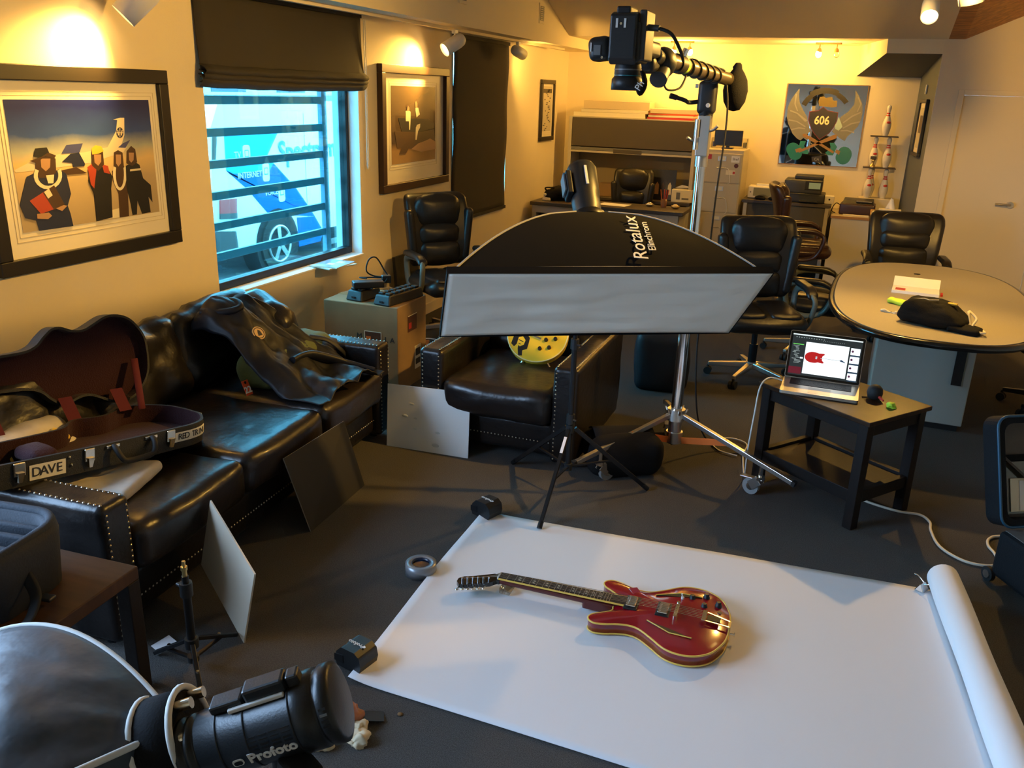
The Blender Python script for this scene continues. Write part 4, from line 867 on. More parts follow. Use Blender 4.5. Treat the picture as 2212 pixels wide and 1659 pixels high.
A1('body',[(920,790),(990,755),(1035,780),(1065,880),(1130,930),(1145,1060),(1110,1020),(1128,1135),(1055,1150),(1015,1050),(1010,1155),(975,1160),(950,1040),(925,950)],'pr_black'); A1('hair',[(928,680),(965,640),(1000,665),(1015,760),(975,790),(925,770)],'pr_brown'); A1('face',[(945,690),(988,690),(985,745),(965,765),(948,745)],'pr_skin'); A1('stripe',[(955,815),(1045,805),(1045,820),(955,830)],'pr_white')
grad_mat('print_dark',[(0,(.42,.26,.10)),(.22,(.34,.20,.07)),(.34,(.06,.035,.018)),(.6,(.09,.055,.025)),(1,(.11,.07,.03))],coat=.6,rough=.2)
p2,pr,(a0,a1,b0,b1)=picture('framed_photograph','brown-framed photo of two pale figures in a boat, under spotlight',5.885,7.065,1.125,2.063,.062,.045,'frame_brown',6.075,6.848,1.33,1.912)
P2=pr.build('photo_print','print_dark',p2)
def px2(x,y): 
    t=(y-310)/((1255-.155*(x-225))-310); u=(x-212-(y-310)*.012)/520; return (a0+(a1-a0)*u,b1-(b1-b0)*t)
A2=lambda n,p,m:art(n,p,m,P2,px2)
A2('boat_hull',[(290,690),(640,690),(720,740),(720,800),(540,850),(330,850)],'pr_black'); A2('boat_side',[(250,850),(540,850),(720,810),(740,960),(560,1060),(280,1050)],'pr_brown'); A2('figure',[(372,605),(400,590),(430,610),(430,700),(425,828),(415,826),(412,725),(376,725)],'pr_white'); A2('head',[(385,545),(400,522),(415,545),(415,600),(388,605)],'pr_skin'); A2('hair',[(380,540),(400,520),(418,545),(414,560),(400,535),(386,605)],'pr_brown')
A2('figure',[(485,560),(520,560),(540,640),(520,655),(500,680),(486,600)],'pr_white'); A2('head',[(480,500),(492,480),(508,510),(508,560),(484,556)],'pr_skin'); A2('leg',[(505,765),(545,750),(543,795),(520,840),(502,945),(488,945),(492,800)],'pr_white'); A2('rock',[(440,1060),(520,990),(620,950),(670,925),(740,960),(742,1050),(560,1090)],'pr_skin'); A2('rock',[(330,1040),(380,990),(405,1060),(380,1110),(300,1120)],'pr_brown')
p3,pr,(a0,a1,b0,b1)=picture('framed_poster','small narrow black-framed poster by the back left corner',9.57,10.05,1.37,2.035,.045,.03,'frame_black',9.655,9.965,1.475,1.965)
P3=pr.build('poster_print',M('poster_grey',(.55,.50,.38),.5,coat=.3),p3); m=MB()
random.seed(3)
for k in range(26):
    x=random.uniform(-.14,.08); y=-.22+k*.0175; m.box((x,y,.0132),(x+random.uniform(.03,.07),y+.010,.0136))
m.box((-.15,.19,.0132),(.15,.235,.0136)); stuff(m.build('print_marks','pr_black',P3))
cv=Vector((.652-.692,.6,0)).normalized()
p4,pr,(a0,a1,b0,b1)=picture('framed_poster','dark-framed poster on the grey niche wall, seen edge-on',0,.46,1.40,1.95,.035,.03,'frame_black',.09,.37,1.48,1.87,M4=frame3((.6745,9.93,1.675),(-cv.x,-cv.y,0),(0,0,1)))
P4=pr.build('poster_print','poster_grey',p4); MB().box((-.10,-.05,.0132),(.10,.12,.0136)).build('print_block','pr_brown',P4)
# ================================================================ emblem mirror on the back wall
mr=thing('emblem_mirror','square mirror with winged shield emblem reading 606 above printer','mirror'); mr.matrix_world=frame3((-.294,YB-.004,1.642),(1,0,0),(0,0,1))
M('mirror_glass',(.80,.80,.78),.02,1.); M('wing_grey',(.17,.17,.165),.45); M('wing_line',(.27,.27,.26),.45); M('shield_dark',(.02,.016,.016),.35); M('shield_edge',(.16,.012,.02),.35); M('teal',(.010,.16,.17),.3,coat=.3); M('gold_brown',(.25,.13,.035),.4); M('banner',(.014,.012,.011),.6); M('cream',(.80,.70,.42),.5)
MB().box((-.42,-.432,0),(.42,.432,.008)).build('mirror_pane','mirror_glass',mr)
for a,b in (((-.425,.430),(.425,.437)),((-.425,-.437),(.425,-.430)),((-.425,-.43),(-.419,.43)),((.419,-.43),(.425,.43))): MB().box((a[0],a[1],0),(b[0],b[1],.012)).build('edge_strip','gold_brown',mr)
def pxm(x,y):
    u=(x-312+(y-150)*.134)/1180; t=(y-150-(x-312)*.03)/1215; return (-.42+.84*u,.432-.864*t)
cnt[0]=0
def AM(n,p,m,z=.0085,dz=.004): 
    return MB().prism([pxm(*q) for q in p],z,z+dz).build(n,m,mr)
def mirx(p): return [(1640-x+ (y-150)*.0 - (y-560)*.268+ -10,y+(800-x)*-.06) for x,y in p]
wl=[(480,218),(470,330),(480,430),(530,540),(590,640),(600,700),(640,860),(600,900),(540,960),(490,1000),(440,975),(370,900),(340,830),(300,740),(285,640),(300,500),(350,390),(420,290)]
wr_=[(1295,240),(1300,330),(1280,460),(1200,560),(1090,640),(1050,720),(960,860),(1010,900),(1080,960),(1150,1000),(1190,930),(1260,870),(1340,780),(1385,680),(1405,560),(1395,440),(1350,330)]
AM('wing',wl[::-1],'wing_grey'); AM('wing',wr_,'wing_grey')
for p in ([(330,560),(440,600),(560,720),(600,700),(450,585),(340,540)],[(310,700),(430,720),(560,800),(570,785),(440,705),(312,680)],[(350,850),(470,820),(560,830),(560,815),(470,800),(345,830)],[(420,300),(400,450),(440,560),(455,555),(418,450),(440,300)]):
    AM('feather_line',p,'wing_line',.0125,.002)
for p in ([(1380,560),(1250,620),(1120,720),(1130,735),(1260,640),(1380,580)],[(1370,700),(1240,730),(1120,800),(1125,815),(1250,750),(1365,720)],[(1290,860),(1180,830),(1090,840),(1090,855),(1180,850),(1285,880)],[(1330,350),(1370,450),(1320,560),(1335,565),(1388,450),(1345,350)]):
    AM('feather_line',p,'wing_line',.0125,.002)
def arc(cx,cy,r,a0,a1,wd,n=12):
    o=[(cx+r*cos(radians(a0+(a1-a0)*k/n)),cy-r*sin(radians(a0+(a1-a0)*k/n))) for k in range(n+1)]; i=[(cx+(r-wd)*cos(radians(a0+(a1-a0)*k/n)),cy-(r-wd)*sin(radians(a0+(a1-a0)*k/n))) for k in range(n+1)]; return (o+i[::-1])
AM('banner_arc',arc(865,640,430,62,124,85),'banner',.0125,.004); AM('banner_tail',arc(865,640,405,124,152,75),'banner'); AM('banner_tail',arc(865,640,405,34,62,75),'banner')
sh=[(830,490),(900,545),(1055,575),(1035,700),(990,800),(920,890),(775,988),(690,890),(640,800),(608,690),(625,560),(760,545)]
AM('shield_edge',sh,'shield_edge',.0125,.004); c0=Vector((830,720)); AM('shield',[((x-c0.x)*.95+c0.x,(y-c0.y)*.95+c0.y) for x,y in sh],'shield_dark',.0165,.003)
cc=pxm(812,700); text('lettering','606',.125,'cream',mr,Matrix.Translation((cc[0],cc[1],.0198)),bold=.003,sx=.86)
AM('drop',[(1060,640),(1100,740),(1115,790),(1060,845),(1010,820),(1000,770),(1030,730)],M('drop_blue',(.35,.48,.46),.3),.0125,.003)
for p in ([(520,905),(560,895),(660,950),(900,1100),(1000,1160),(980,1190),(760,1060),(640,1000),(530,940)],[(1040,905),(1000,905),(880,960),(560,1110),(450,1160),(470,1190),(760,1060),(1030,960)]): AM('guitar_neck',p,'gold_brown',.0125,.004)
def gbody(cx,cy,ang,s=1):
    pts=[]
    for k in range(26):
        t=2*pi*k/26; r=115-22*cos(2*t)+12*cos(t); pts.append((cx+s*(r*1.15*cos(t)*cos(ang)-r*sin(t)*sin(ang)),cy+s*(r*1.15*cos(t)*sin(ang)+r*sin(t)*cos(ang))))
    return pts
AM('teal_guitar_body',gbody(385,1175,-.5),'teal',.010,.006); AM('teal_guitar_horn',[(470,1080),(490,1010),(575,1010),(545,1090),(620,1170),(600,1210),(520,1200)],'teal',.010,.006); AM('teal_guitar_body',gbody(1130,1215,.45),'teal',.010,.006); AM('teal_guitar_horn',[(1040,1090),(1000,1030),(930,1030),(950,1110),(865,1180),(900,1215),(980,1220)],'teal',.010,.006)
for q in ([(410,1140),(500,1110),(520,1150),(430,1190)],[(1090,1150),(1030,1130),(1010,1170),(1070,1210)]): AM('guitar_plate',q,'gold_brown',.0165,.002)
# camera-shaped motif and dark plaque
AM('motif_body',[(760,410),(780,345),(840,340),(870,360),(960,345),(980,400),(1035,400),(1030,490),(960,500),(770,480)],M('olive_motif',(.16,.11,.02),.3),.0125,.004); AM('plaque',[(660,1250),(810,1230),(810,1310),(780,1330),(665,1325)],'shield_dark',.0125,.004); q=pxm(735,1285); text('lettering','CA',.04,'wing_line',mr,Matrix.Translation((q[0],q[1],.0168)))
# ================================================================ track lights
tk=thing('track_rail','white lighting track fixed under the left soffit','track rail',(-3.12,6.2,2.37))
MB().box((-.018,-3.6,-.022),(.018,3.6,0)).build('rail','wall_white',tk)
def track_head(label,base,aim,group,lamp=None,stem=.10,mat='white_plastic',R=.052,Ln=.15):
    t=thing('track_spotlight',label,'spotlight',base,0,group); b=Vector((0,0,0)); p=Vector((0,0,-stem)); d=(Vector(aim)-Vector(base)-p).normalized()
    MB().box((-.016,-.03,-.03),(.016,.03,0)).build('adapter',mat,t,.003); MB().cyl((0,0,-.03),p,.009,n=10).build('stem',mat,t)
    q=Vector((0,0,1)).rotation_difference(d).to_matrix().to_4x4(); X=Matrix.Translation(p-d*.02)@q
    MB().lathe([(.006,-.075),(R*.62,-.068),(R*.9,-.045),(R,-.01),(R,Ln-.03),(R*.94,Ln-.03),(R*.88,0),(.004,-.02)],24,X).build('can',mat,t)
    MB().lathe([(R*.80,Ln-.055),(R*.78,Ln-.048),(.0,Ln-.046)],20,X).build('bulb_face','bulb' if lamp else 'mid_grey_plastic',t)
    if lamp:
        pos=Vector(base)+(X@Vector((0,0,Ln-.012))); s=spot('spot_lamp',pos,aim,lamp[0],lamp[1],lamp[2] if len(lamp)>2 else .6,radius=R*.7)
    return t
track_head('white track spotlight lighting the large photograph, cut by the top edge',(-3.08,3.36,2.35),(-3.28,3.16,1.98),'spotlights on the left track',(150,100,1.0),.10,R=.06,Ln=.17)
track_head('white track spotlight aimed down at the boat picture',(-3.06,6.74,2.35),(-3.28,6.44,2.03),'spotlights on the left track',(150,96,1.0),.10,R=.056,Ln=.16)
track_head('white track spotlight beyond the dark shade, aimed at the back corner',(-3.08,8.25,2.35),(-2.75,10.6,1.75),'spotlights on the left track',(70,100,.9),.09)
# ================================================================ right track and back ceiling fixtures
rt=thing('track_rail','suspended lighting track above the oval table','track rail',(.42,5.6,2.66))
MB().box((-.018,-2.2,-.022),(.018,1.1,0)).build('rail','wall_white',rt)
for y in (-1.5,.6): MB().cyl((0,y,0),(0,y,ceil_z(5.6+y)-2.66+.02),.006,n=8).build('suspension_rod','wall_white',rt)
track_head('white track spotlight glaring towards the viewer, upper right',(.36,6.30,2.64),(.30,4.3,.9),'spotlights on the right track',(150,100,.9),.17)
track_head('white track spotlight cut by the top edge, next to timber trim',(.46,5.25,2.64),(.78,5.6,1.2),'spotlights on the right track',(90,100,.9),.13,R=.06,Ln=.17)
track_head('added white track spotlight, out of frame, warming the left wall',(.42,4.30,2.64),(-3.3,3.5,1.0),'spotlights on the right track',(330,100,1.0),.12)  # unseen extra head, added to throw warm light on the left wall
track_head('added white track spotlight, out of frame, brightening the door wall',(.42,4.5,2.64),(1.5,9.4,1.2),'spotlights on the right track',(320,84,1.0),.12)  # another head added out of view, only to brighten the door wall
def fixture(label,loc,ang,on):
    t=thing('ceiling_spot_bar',label,'ceiling light',loc,ang,'spot bars on the back ceiling')
    MB().prism([(x,y) for x,y in rrect(.26,.045,.02)],-.018,0).build('ceiling_bar','gold_brown',t)
    for k,(x,dx,dy) in enumerate(((-.085,-.02,-.02),(.085,.03,-.02))):
        s=MB().cyl((x,0,-.018),(x,0,-.06),.006,n=8).lathe([(.012,-.055),(.022,-.07),(.026,-.095)],12,Matrix.Translation((x,0,0))).build('lamp_holder','gold_brown',t)
        lit=on[k]; MB().lathe([(.022,-.085),(.030,-.105),(.030,-.125),(.018,-.145),(0,-.15)],14,Matrix.Translation((x+dx*.2,0,0))).build('bulb','bulb' if lit else 'clear_plastic',s)
        if lit:
            l=bpy.data.lights.new('ceiling_bulb','POINT'); l.energy=lit; l.color=WARM; l.shadow_soft_size=.03; lo=bpy.data.objects.new('ceiling_bulb',l); COL.objects.link(lo); lo.location=(loc[0]+x,loc[1]-.05,loc[2]-.19)
    return t
fixture('two-bulb ceiling spot bar behind the overhead camera',(-1.86,10.15,2.48),.05,(17,17)); fixture('two-bulb ceiling spot bar above the mirror, one bulb lit',(-.33,10.12,2.48),-.03,(32,0))
# ================================================================ things on the sofa
oc=thing('guitar_case','open black guitar case with dark red plush lining on the sofa','guitar case')
X=Vector((.117,.959,-.13)).normalized(); Lc=1.05; oc.matrix_world=frame3(Vector((-2.349,2.773,.445))-X*Lc,X,(-.99,.12,0))
M('case_black',(.014,.016,.017),.55,bump=.35,bscale=260); M('plush',(.026,.002,.005),.95,bump=.5,bscale=200,sheen=.05); M('tape_white',(.78,.77,.66),.6); M('velvet_red',(.09,.006,.014),.9)
hw=[(s_,w_*.93) for s_,w_ in [(0,.0),(.006,.07),(.03,.125),(.08,.18),(.14,.203),(.20,.20),(.26,.172),(.31,.150),(.36,.152),(.41,.170),(.45,.166),(.49,.135),(.53,.098),(.60,.080),(.80,.075),(1.0,.075),(1.04,.06),(1.05,.0)]]
fs_=spline([(Lc-s,.21-w,0) for s,w in hw],4); bs_=spline([(Lc-s,.21+w,0) for s,w in hw],4)
lid_o=[(p.x,p.y) for p in fs_]+[(p.x,p.y) for p in bs_[::-1][1:-1]]
st_=spline([(Lc,.21,0),(Lc-.006,.13,0),(Lc-.03,.08,0),(Lc-.08,.03,0),(Lc-.15,.006,0),(Lc-.25,.004,0),(.5,.01,0),(.1,.04,0),(.02,.06,0),(0,.13,0),(0,.21,0)],4)
base_o=[(p.x,p.y) for p in st_]+[(p.x,p.y) for p in bs_[::-1][1:-1]]
def shell(o,z0,z1,thick,up=True):
    c=Vector((sum(p[0] for p in o)/len(o),sum(p[1] for p in o)/len(o))); n=len(o)
    inn=[]
    for i in range(n):
        a=Vector(o[i-1]); b=Vector(o[(i+1)%n]); t=(b-a).normalized(); nr=Vector((-t.y,t.x)); 
        if nr.dot(c-Vector(o[i]))<0 and False: nr=-nr
        inn.append(tuple(Vector(o[i])-nr*thick))
    return inn
def ccw(o): return o if sum(o[i-1][0]*o[i][1]-o[i][0]*o[i-1][1] for i in range(len(o)))>0 else o[::-1]
def tray(o,z0,z1,th,name,parent,open_top=True,T=None):
    o=ccw(o); n=len(o); inn=shell(o,z0,z1,-th); T=T or Matrix.Identity(4)
    zo,zf=(z1,z0) if open_top else (z0,z1); zb=zf+(th if open_top else -th)
    vs=[(x,y,zf) for x,y in o]+[(x,y,zo) for x,y in o]+[(x,y,zo) for x,y in inn]+[(x,y,zb) for x,y in inn]
    m=MB().add(vs,[(i,(i+1)%n,n+(i+1)%n,n+i) for i in range(n)]+[(n+i,n+(i+1)%n,2*n+(i+1)%n,2*n+i) for i in range(n)]+[list(range(n))])
    m.xf(T); sh=m.build(name,'case_black',parent)
    m=MB().add(vs,[(2*n+i,2*n+(i+1)%n,3*n+(i+1)%n,3*n+i) for i in range(n)]+[list(range(3*n,4*n))]); m.xf(T); m.build('plush_lining','plush',sh); return sh
bt=tray(base_o,0,.090,.012,'case_base',oc)
HT=Matrix.Translation((0,.415,.092))@Matrix.Rotation(radians(-99),4,'X')@Matrix.Translation((0,-.415,-.092))
ld=tray(lid_o,.092,.150,.010,'case_lid',oc,False,HT)
# plush neck pillar and compartment
MB().rbox((.34,.20,.045),(.10,.12,.05),.02,3,cushion_disp(.01,.004,8)).build('neck_block','plush',bt)
for x in (.30,.62,.86): MB().add([(x-.03,.36,.085),(x+.03,.36,.085),(x+.03,.425,.17),(x-.03,.425,.17)],[(0,1,2,3)]).build('lid_strap','velvet_red',bt)
MB().grid(lambda u,v:tuple((Vector((.90,.33,.088)).lerp(HT@Vector((.96,.22,.10)),v)+Vector((u*.035,0,0)))),2,6,thick=.002).build('lid_stay','velvet_red',bt)
def side_frame(x,z=.045):
    x=min(max(x,.02),Lc-.004)
    k=next((k for k in range(len(st_)-1) if st_[k].x>=x>=st_[k+1].x and st_[k].x>st_[k+1].x),len(st_)-3); a,b=st_[k],st_[k+1]; p=a.lerp(b,(a.x-x)/max(1e-6,a.x-b.x)); t=(a-b).normalized(); nrm=Vector((t.y,-t.x,0))
    return frame3(Vector((p.x,p.y,z))+nrm*.001,t,(0,0,1))
def latch(x):
    F=side_frame(x,.07); l=MB().box((-.020,-.03,.0),(.020,.018,.008)).xf(F).build('latch','nickel',bt,.003)
    m=MB().add([(-.014,-.015,.008),(.014,-.015,.008),(.010,-.05,.006),(-.010,-.05,.006),(-.012,-.015,.018),(.012,-.015,.018),(.006,-.052,.012),(-.006,-.052,.012)],[(0,1,2,3),(4,5,6,7),(0,1,5,4),(2,3,7,6),(1,2,6,5),(3,0,4,7)]).xf(F); m.build('latch_lever','nickel',l)
for x in (.165,.42,.78,1.045): latch(x)
F=side_frame(.60,.05)
hd=MB().tube(spline([(-.085,.030,.004),(-.085,.020,.020),(-.075,-.010,.036),(-.05,-.028,.040),(.05,-.028,.040),(.075,-.010,.036),(.085,.020,.020),(.085,.030,.004)],4),.011,8).xf(F).build('carry_handle','rubber',bt)
for s in (-1,1): MB().box((s*.085-.028,.022,0),(s*.085+.028,.034,.006)).xf(F).build('handle_mount','nickel',hd,.002)
def tape(x0,x1,zc,h,s,size,al='CENTER'):
    def f(u,v):
        F=side_frame(x0+(x1-x0)*u,zc+(v-.5)*h); return F@Vector((0,0,.0018))
    tp=MB().grid(f,24,2).build('tape_label','tape_white',bt)
    for i_,ch in enumerate(s):
        if ch==' ': continue
        u_=.08+.84*(i_+.5)/len(s); pA=Vector(f(u_-.01,.5)); pB=Vector(f(u_+.01,.5)); t_=pB-pA; text('lettering',ch,size,'ink',tp,frame3((pA+pB)/2+Vector((t_.y,-t_.x,0)).normalized()*.0015,t_,(0,0,1)),ext=.0004)
tape(.20,.33,.042,.055,'DAVE',.048); tape(.80,1.035,.050,.040,'RED TRINI =',.036)
for x,z in ((.345,.070),(.352,.04)): MB().sph(side_frame(x,z).translation,.006,8,6).build('stud','nickel',bt)
# printed cushion under the case
M('print_cloth',(.45,.40,.33),.85,bump=.1,bscale=30,col2=(.72,.68,.60),vscale=6,detail=6)
pl=thing('throw_pillow','pale printed throw pillow tucked under the open guitar case','pillow',(-2.62,2.26,.432),radians(15))
MB().rbox((.06,-.06,.028),(.50,.30,.05),.024,10,lambda q,d,h:Vector(q)+d*.006*max(0,1-(q.x/h[0])**2)*max(0,1-(q.y/h[1])**2)+d*wr(q,8,.006)).build('cover','print_cloth',pl)
ms=thing('printed_shirt','pale shirt with yellow printed script behind the guitar case','shirt',(-2.78,2.20,.435),radians(96))
MB().rbox((0,0,.09),(.40,.10,.20),.045,10,cushion_disp(.02,.015,5,4),Matrix.Rotation(radians(-38),3,'X')).build('cloth','print_cloth',ms)
RS=Matrix.Rotation(radians(-38),3,'X')
for k in range(5): MB().tube(spline([RS@Vector(p_)+Vector((0,0,.09)) for p_ in ((-.15+k*.055,-.070,-.02+.012*sin(k*2)),(-.13+k*.055,-.072,.03),(-.10+k*.055,-.072,-.03),(-.09+k*.055,-.070,.005))],4),.006,5).build('script_stroke','pr_yellow',ms)
# loose leather cushion by the far arm
lc=thing('leather_cushion','black leather cushion leaning in the far corner of the sofa','cushion',(-2.86,3.84,.43),radians(93+55))
MB().rbox((0,0,.17),(.44,.17,.36),.07,12,cushion_disp(.05,.02,6,8),Matrix.Rotation(radians(-12),3,'X')).build('cover','leather',lc)
# backpack
M('olive',(.10,.12,.035),.85,bump=.2,bscale=150); M('nylon_black',(.010,.010,.013),.6,bump=.15,bscale=30)
bpk=thing('backpack','olive and black backpack half hidden under the dark jacket','backpack',(-2.60,3.62,.432),radians(93))
MB().rbox((.05,.02,.085),(.62,.24,.17),.07,10,cushion_disp(.015,.015,5,2)).build('body','olive',bpk); MB().rbox((.28,-.02,.07),(.22,.24,.12),.05,8,cushion_disp(.02,.01,6,3)).build('front_pocket','nylon_black',bpk)
MB().tube(spline([(.16,-.05,.185),(.22,-.12,.16),(.27,-.17,.10),(.33,-.17,.045),(.37,-.10,.03)],6),.016,8,flat=.4).build('strap','nylon_black',bpk); MB().rbox((.33,-.15,.02),(.10,.05,.03),.012,3).build('strap_pad','olive',bpk)
# jacket
M('jacket_navy',(.005,.006,.010),.5,bump=.45,bscale=9,spec=.35)
jk=thing('jacket','dark navy jacket with round badge flung over the sofa seat','jacket',(0,0,0))
path=spline([(-2.97,.76),(-2.88,.835),(-2.76,.80),(-2.66,.71),(-2.56,.62),(-2.46,.545),(-2.36,.485),(-2.26,.465),(-2.17,.462)],5)
def jf(u,v):
    t=v*(len(path)-1); i=min(int(t),len(path)-2); p=path[i].lerp(path[i+1],t-i)
    yl=3.33-.05*v; yr=3.64+.36*v-.14*max(0,v-.7)*3; y=yl+(yr-yl)*u
    edge=min(u,1-u)*2; drop=.09*(1-min(1,edge*2.2))**2*(1-.5*v)
    w=.045*noise.fractal(Vector((u*3.1,v*3.4,1.7)),1,2,4)+.02*abs(sin(u*9+v*5+2*noise.noise(Vector((u*3,v*3,0)))))*(.4+v)
    z=max(p.y-drop+w,.447+.006*abs(w)*10)
    return (p.x+.03*noise.noise(Vector((u*4,v*4,5)))+.08*(u-.5)*v*.3, y+.03*noise.noise(Vector((u*5,v*5,9))), z)
MB().grid(jf,56,56,thick=.006).build('shell','jacket_navy',jk)
def jpoint(u,v):
    p=Vector(jf(u,v)); a=Vector(jf(u+.02,v))-p; b=Vector(jf(u,v-.02))-p; n=a.cross(b).normalized()
    if n.x<0: n=-n
    return p,n
p,n=jpoint(.30,.40); up=Vector((-.5,0,.8)); xr=Vector((.1,1,0)); nn_=Vector((.75,-.15,.62)).normalized(); p=p+nn_*.02
F=frame3(p,(.15,.98,.05),(-.62,.06,.78)); bdg=MB().cyl(F@Vector((0,0,-.004)),F@Vector((0,0,.003)),.036,n=24).build('badge',M('badge_tan',(.50,.34,.17),.6),jk)
ringp=MB().tube([F@Vector((.029*cos(2*pi*k/20),.029*sin(2*pi*k/20),.003)) for k in range(20)],.0022,5,closed=True).build('badge_ring','ink',bdg); MB().prism([(-.012,-.014),(.014,-.016),(.012,.010),(.002,.018),(-.006,.004)],.003,.004,F).build('badge_motif','ink',bdg)
MB().tube(spline([jf(.12,.1),jf(.2,.22),jf(.34,.26),jf(.46,.2),jf(.5,.08)],5),.02,8).build('collar','jacket_navy',jk)
MB().tube(spline([tuple(Vector(jf(.35,.62))+Vector((0,0,.012))),tuple(Vector(jf(.6,.6))+Vector((0,0,.02))),tuple(Vector(jf(.85,.75))+Vector((0,0,.01))),tuple(Vector(jf(.97,.93))+Vector((0,0,.0)))],6),[.03]*6+[.034]*6+[.028]*7,10,flat=.6).build('sleeve','jacket_navy',jk)
tg=thing('price_tag','orange swing tag reading 22 hanging beside the jacket','tag'); tg.matrix_world=frame3((-2.60,3.285,.475),(.10,.99,.0),(-.42,.05,.9))
MB().box((-.022,-.038,0),(.022,.038,.002)).build('card',M('tag_orange',(.80,.09,.02),.55),tg,.001); text('lettering','22',.045,'white',tg,Matrix.Translation((0,-.012,.0028)),bold=.001); MB().cyl((0,.027,.0),(0,.027,.0032),.007,n=10).build('eyelet','black',tg)
# magazines on the sill
for k,(lb_,z,rz,c) in enumerate((('pale magazine underneath on the window sill',.7125,-.25,'paper_cream'),('blue-covered magazine on top on the window sill',.7200,.05,'mag_blue'))):
    M('mag_blue',(.05,.12,.30),.3,col2=(.55,.62,.75),vscale=5)
    o=thing('magazine',lb_,'magazine',(-3.23,5.10-k*.0,z),radians(90)+rz,'magazines on the sill')
    MB().box((-.13,-.10,0),(.13,.10,.007)).build('pages','paper_cream',o); MB().box((-.131,-.101,.007),(.131,.101,.0078)).build('cover',c,o); 
    if k: MB().box((-.05,-.02,.0079),(.0,.03,.0083)).build('cover_picture','paper_white',o); MB().box((.03,-.05,.0079),(.09,.0,.0083)).build('cover_picture','paper_white',o)
# ================================================================ cardboard box and chargers
bx=thing('cardboard_box','big brown cardboard box with black stencil letters beside the sofa','box',(-3.06,4.70,0),radians(1))
BX=.54; BY=.42
MB().box((0,0,0),(BX,BY,.575)).build('body','cardboard',bx,.006)
MB().box((0,BY/2-.03,.5752),(BX,BY/2+.03,.5762)).build('packing_tape',M('pack_tape',(.36,.24,.11),.25),bx)
text('lettering','M',.05,'ink',bx,frame3((.26,-.001,.36),(1,0,0),(0,0,1))); text('lettering','L A',.05,'ink',bx,frame3((.48,-.001,.355),(1,0,0),(0,0,1)))
s=MB().box((.30,-.003,.325),(.42,0,.40)).build('sticker',M('sticker_brown',(.09,.035,.02),.5),bx); MB().box((.31,-.0036,.335),(.345,-.003,.365)).build('sticker_patch','orange',s)
for a,b in (((.298,.397),(.422,.402)),((.298,.323),(.422,.328)),((.298,.323),(.302,.402)),((.418,.323),(.422,.402))): MB().box((a[0],-.0036,a[1]),(b[0],-.003,b[1])).build('sticker_border','paper_cream',s)
s=MB().box((BX,.14,.38),(BX+.003,.27,.49)).build('sticker','sticker_brown',bx); MB().box((BX+.003,.15,.40),(BX+.0036,.19,.44)).build('sticker_patch','red',s); MB().box((BX+.003,.14,.485),(BX+.0036,.27,.49)).build('sticker_border','paper_cream',s)
s=MB().box((BX,.24,.10),(BX+.003,.33,.26)).build('shipping_label','paper_cream',bx); MB().box((BX+.003,.25,.19),(BX+.0036,.32,.24)).build('label_code','ink',s); MB().box((BX+.003,.25,.13),(BX+.0036,.32,.17)).build('label_code','ink',s)
def charger(label,loc,rz,n,L):
    t=thing('radio_charger',label,'charger',loc,rz,'radio chargers on the box'); MB().hexa([(-.065,0,0),(.065,0,0),(.065,L,0),(-.065,L,0),(-.055,.02,.065),(.055,.02,.065),(.055,L-.01,.065),(-.055,L-.01,.065)]).build('body','black_plastic',t,.008)
    for k in range(n):
        for sx in (-1,1): MB().box((sx*.027-.018,.035+k*(L-.05)/n,.0645),(sx*.027+.018,.035+k*(L-.05)/n+.04,.078)).build('slot','black',t,.004)
    MB().box((-.012,-.002,.018),(.012,.004,.03)).build('power_socket','black',t); return t
charger('long black multi-bay radio charger on the cardboard box',(-2.64,4.71,.577),radians(-8),6,.39); charger('shorter black radio charger at the back of the box',(-2.86,4.74,.577),radians(-8),3,.22)
pb=thing('power_adapter','black power adapter lying on top of the chargers','adapter',(-2.80,4.83,.657),radians(40)); MB().rbox((0,0,.022),(.20,.085,.042),.008,2).build('brick','black_plastic',pb)
MB().tube(spline([(.10,0,.02),(.13,.03,.05),(.05,.07,.06),(.0,.05,.10),(.02,.06,.17),(.07,.07,.18),(.12,.08,.10),(.14,.06,.05),(.05,.09,.045),(-.04,.08,.05),(.0,.04,.05)],6),.005,6).build('cord','rubber',pb); MB().rbox((.13,.05,.04),(.06,.05,.05),.006,2).build('plug_block','black_plastic',pb)
# leaning panel, wooden offcut frame and cable by the left wall chair
o=MB().box((-.012,-.20,0),(.012,.20,.62)).build('leaning_panel',M('panel_char',(.020,.019,.018),.7),None); o.location=(-3.20,6.22,0); o.rotation_euler=(0,radians(-5),0); tag(o,'dark flat panel leaning on left wall behind the chair','panel')
wf=thing('wooden_bracket','orange-brown wooden bracket on the floor behind the cardboard box','bracket',(-2.98,5.72,0),radians(20)); M('orange_wood',(.42,.14,.025),.5)
MB().bar((0,0,.02),(0,0,.36),.03,.02).build('upright','orange_wood',wf); MB().bar((0,0,.30),(.11,.05,.335),.03,.02).build('arm','orange_wood',wf); MB().box((-.08,-.06,0),(.16,.12,.02)).build('foot','orange_wood',wf)
o=MB().tube(spline([(-3.285,5.90,.38),(-3.22,5.90,.40),(-3.12,5.88,.34),(-3.10,5.86,.15),(-3.12,5.84,.012),(-2.9,5.95,.01),(-2.7,5.9,.01)],6),.005,6).build('wall_cable','white_plastic'); tag(o,'pale cable hanging from the wall outlet behind the box','cable')
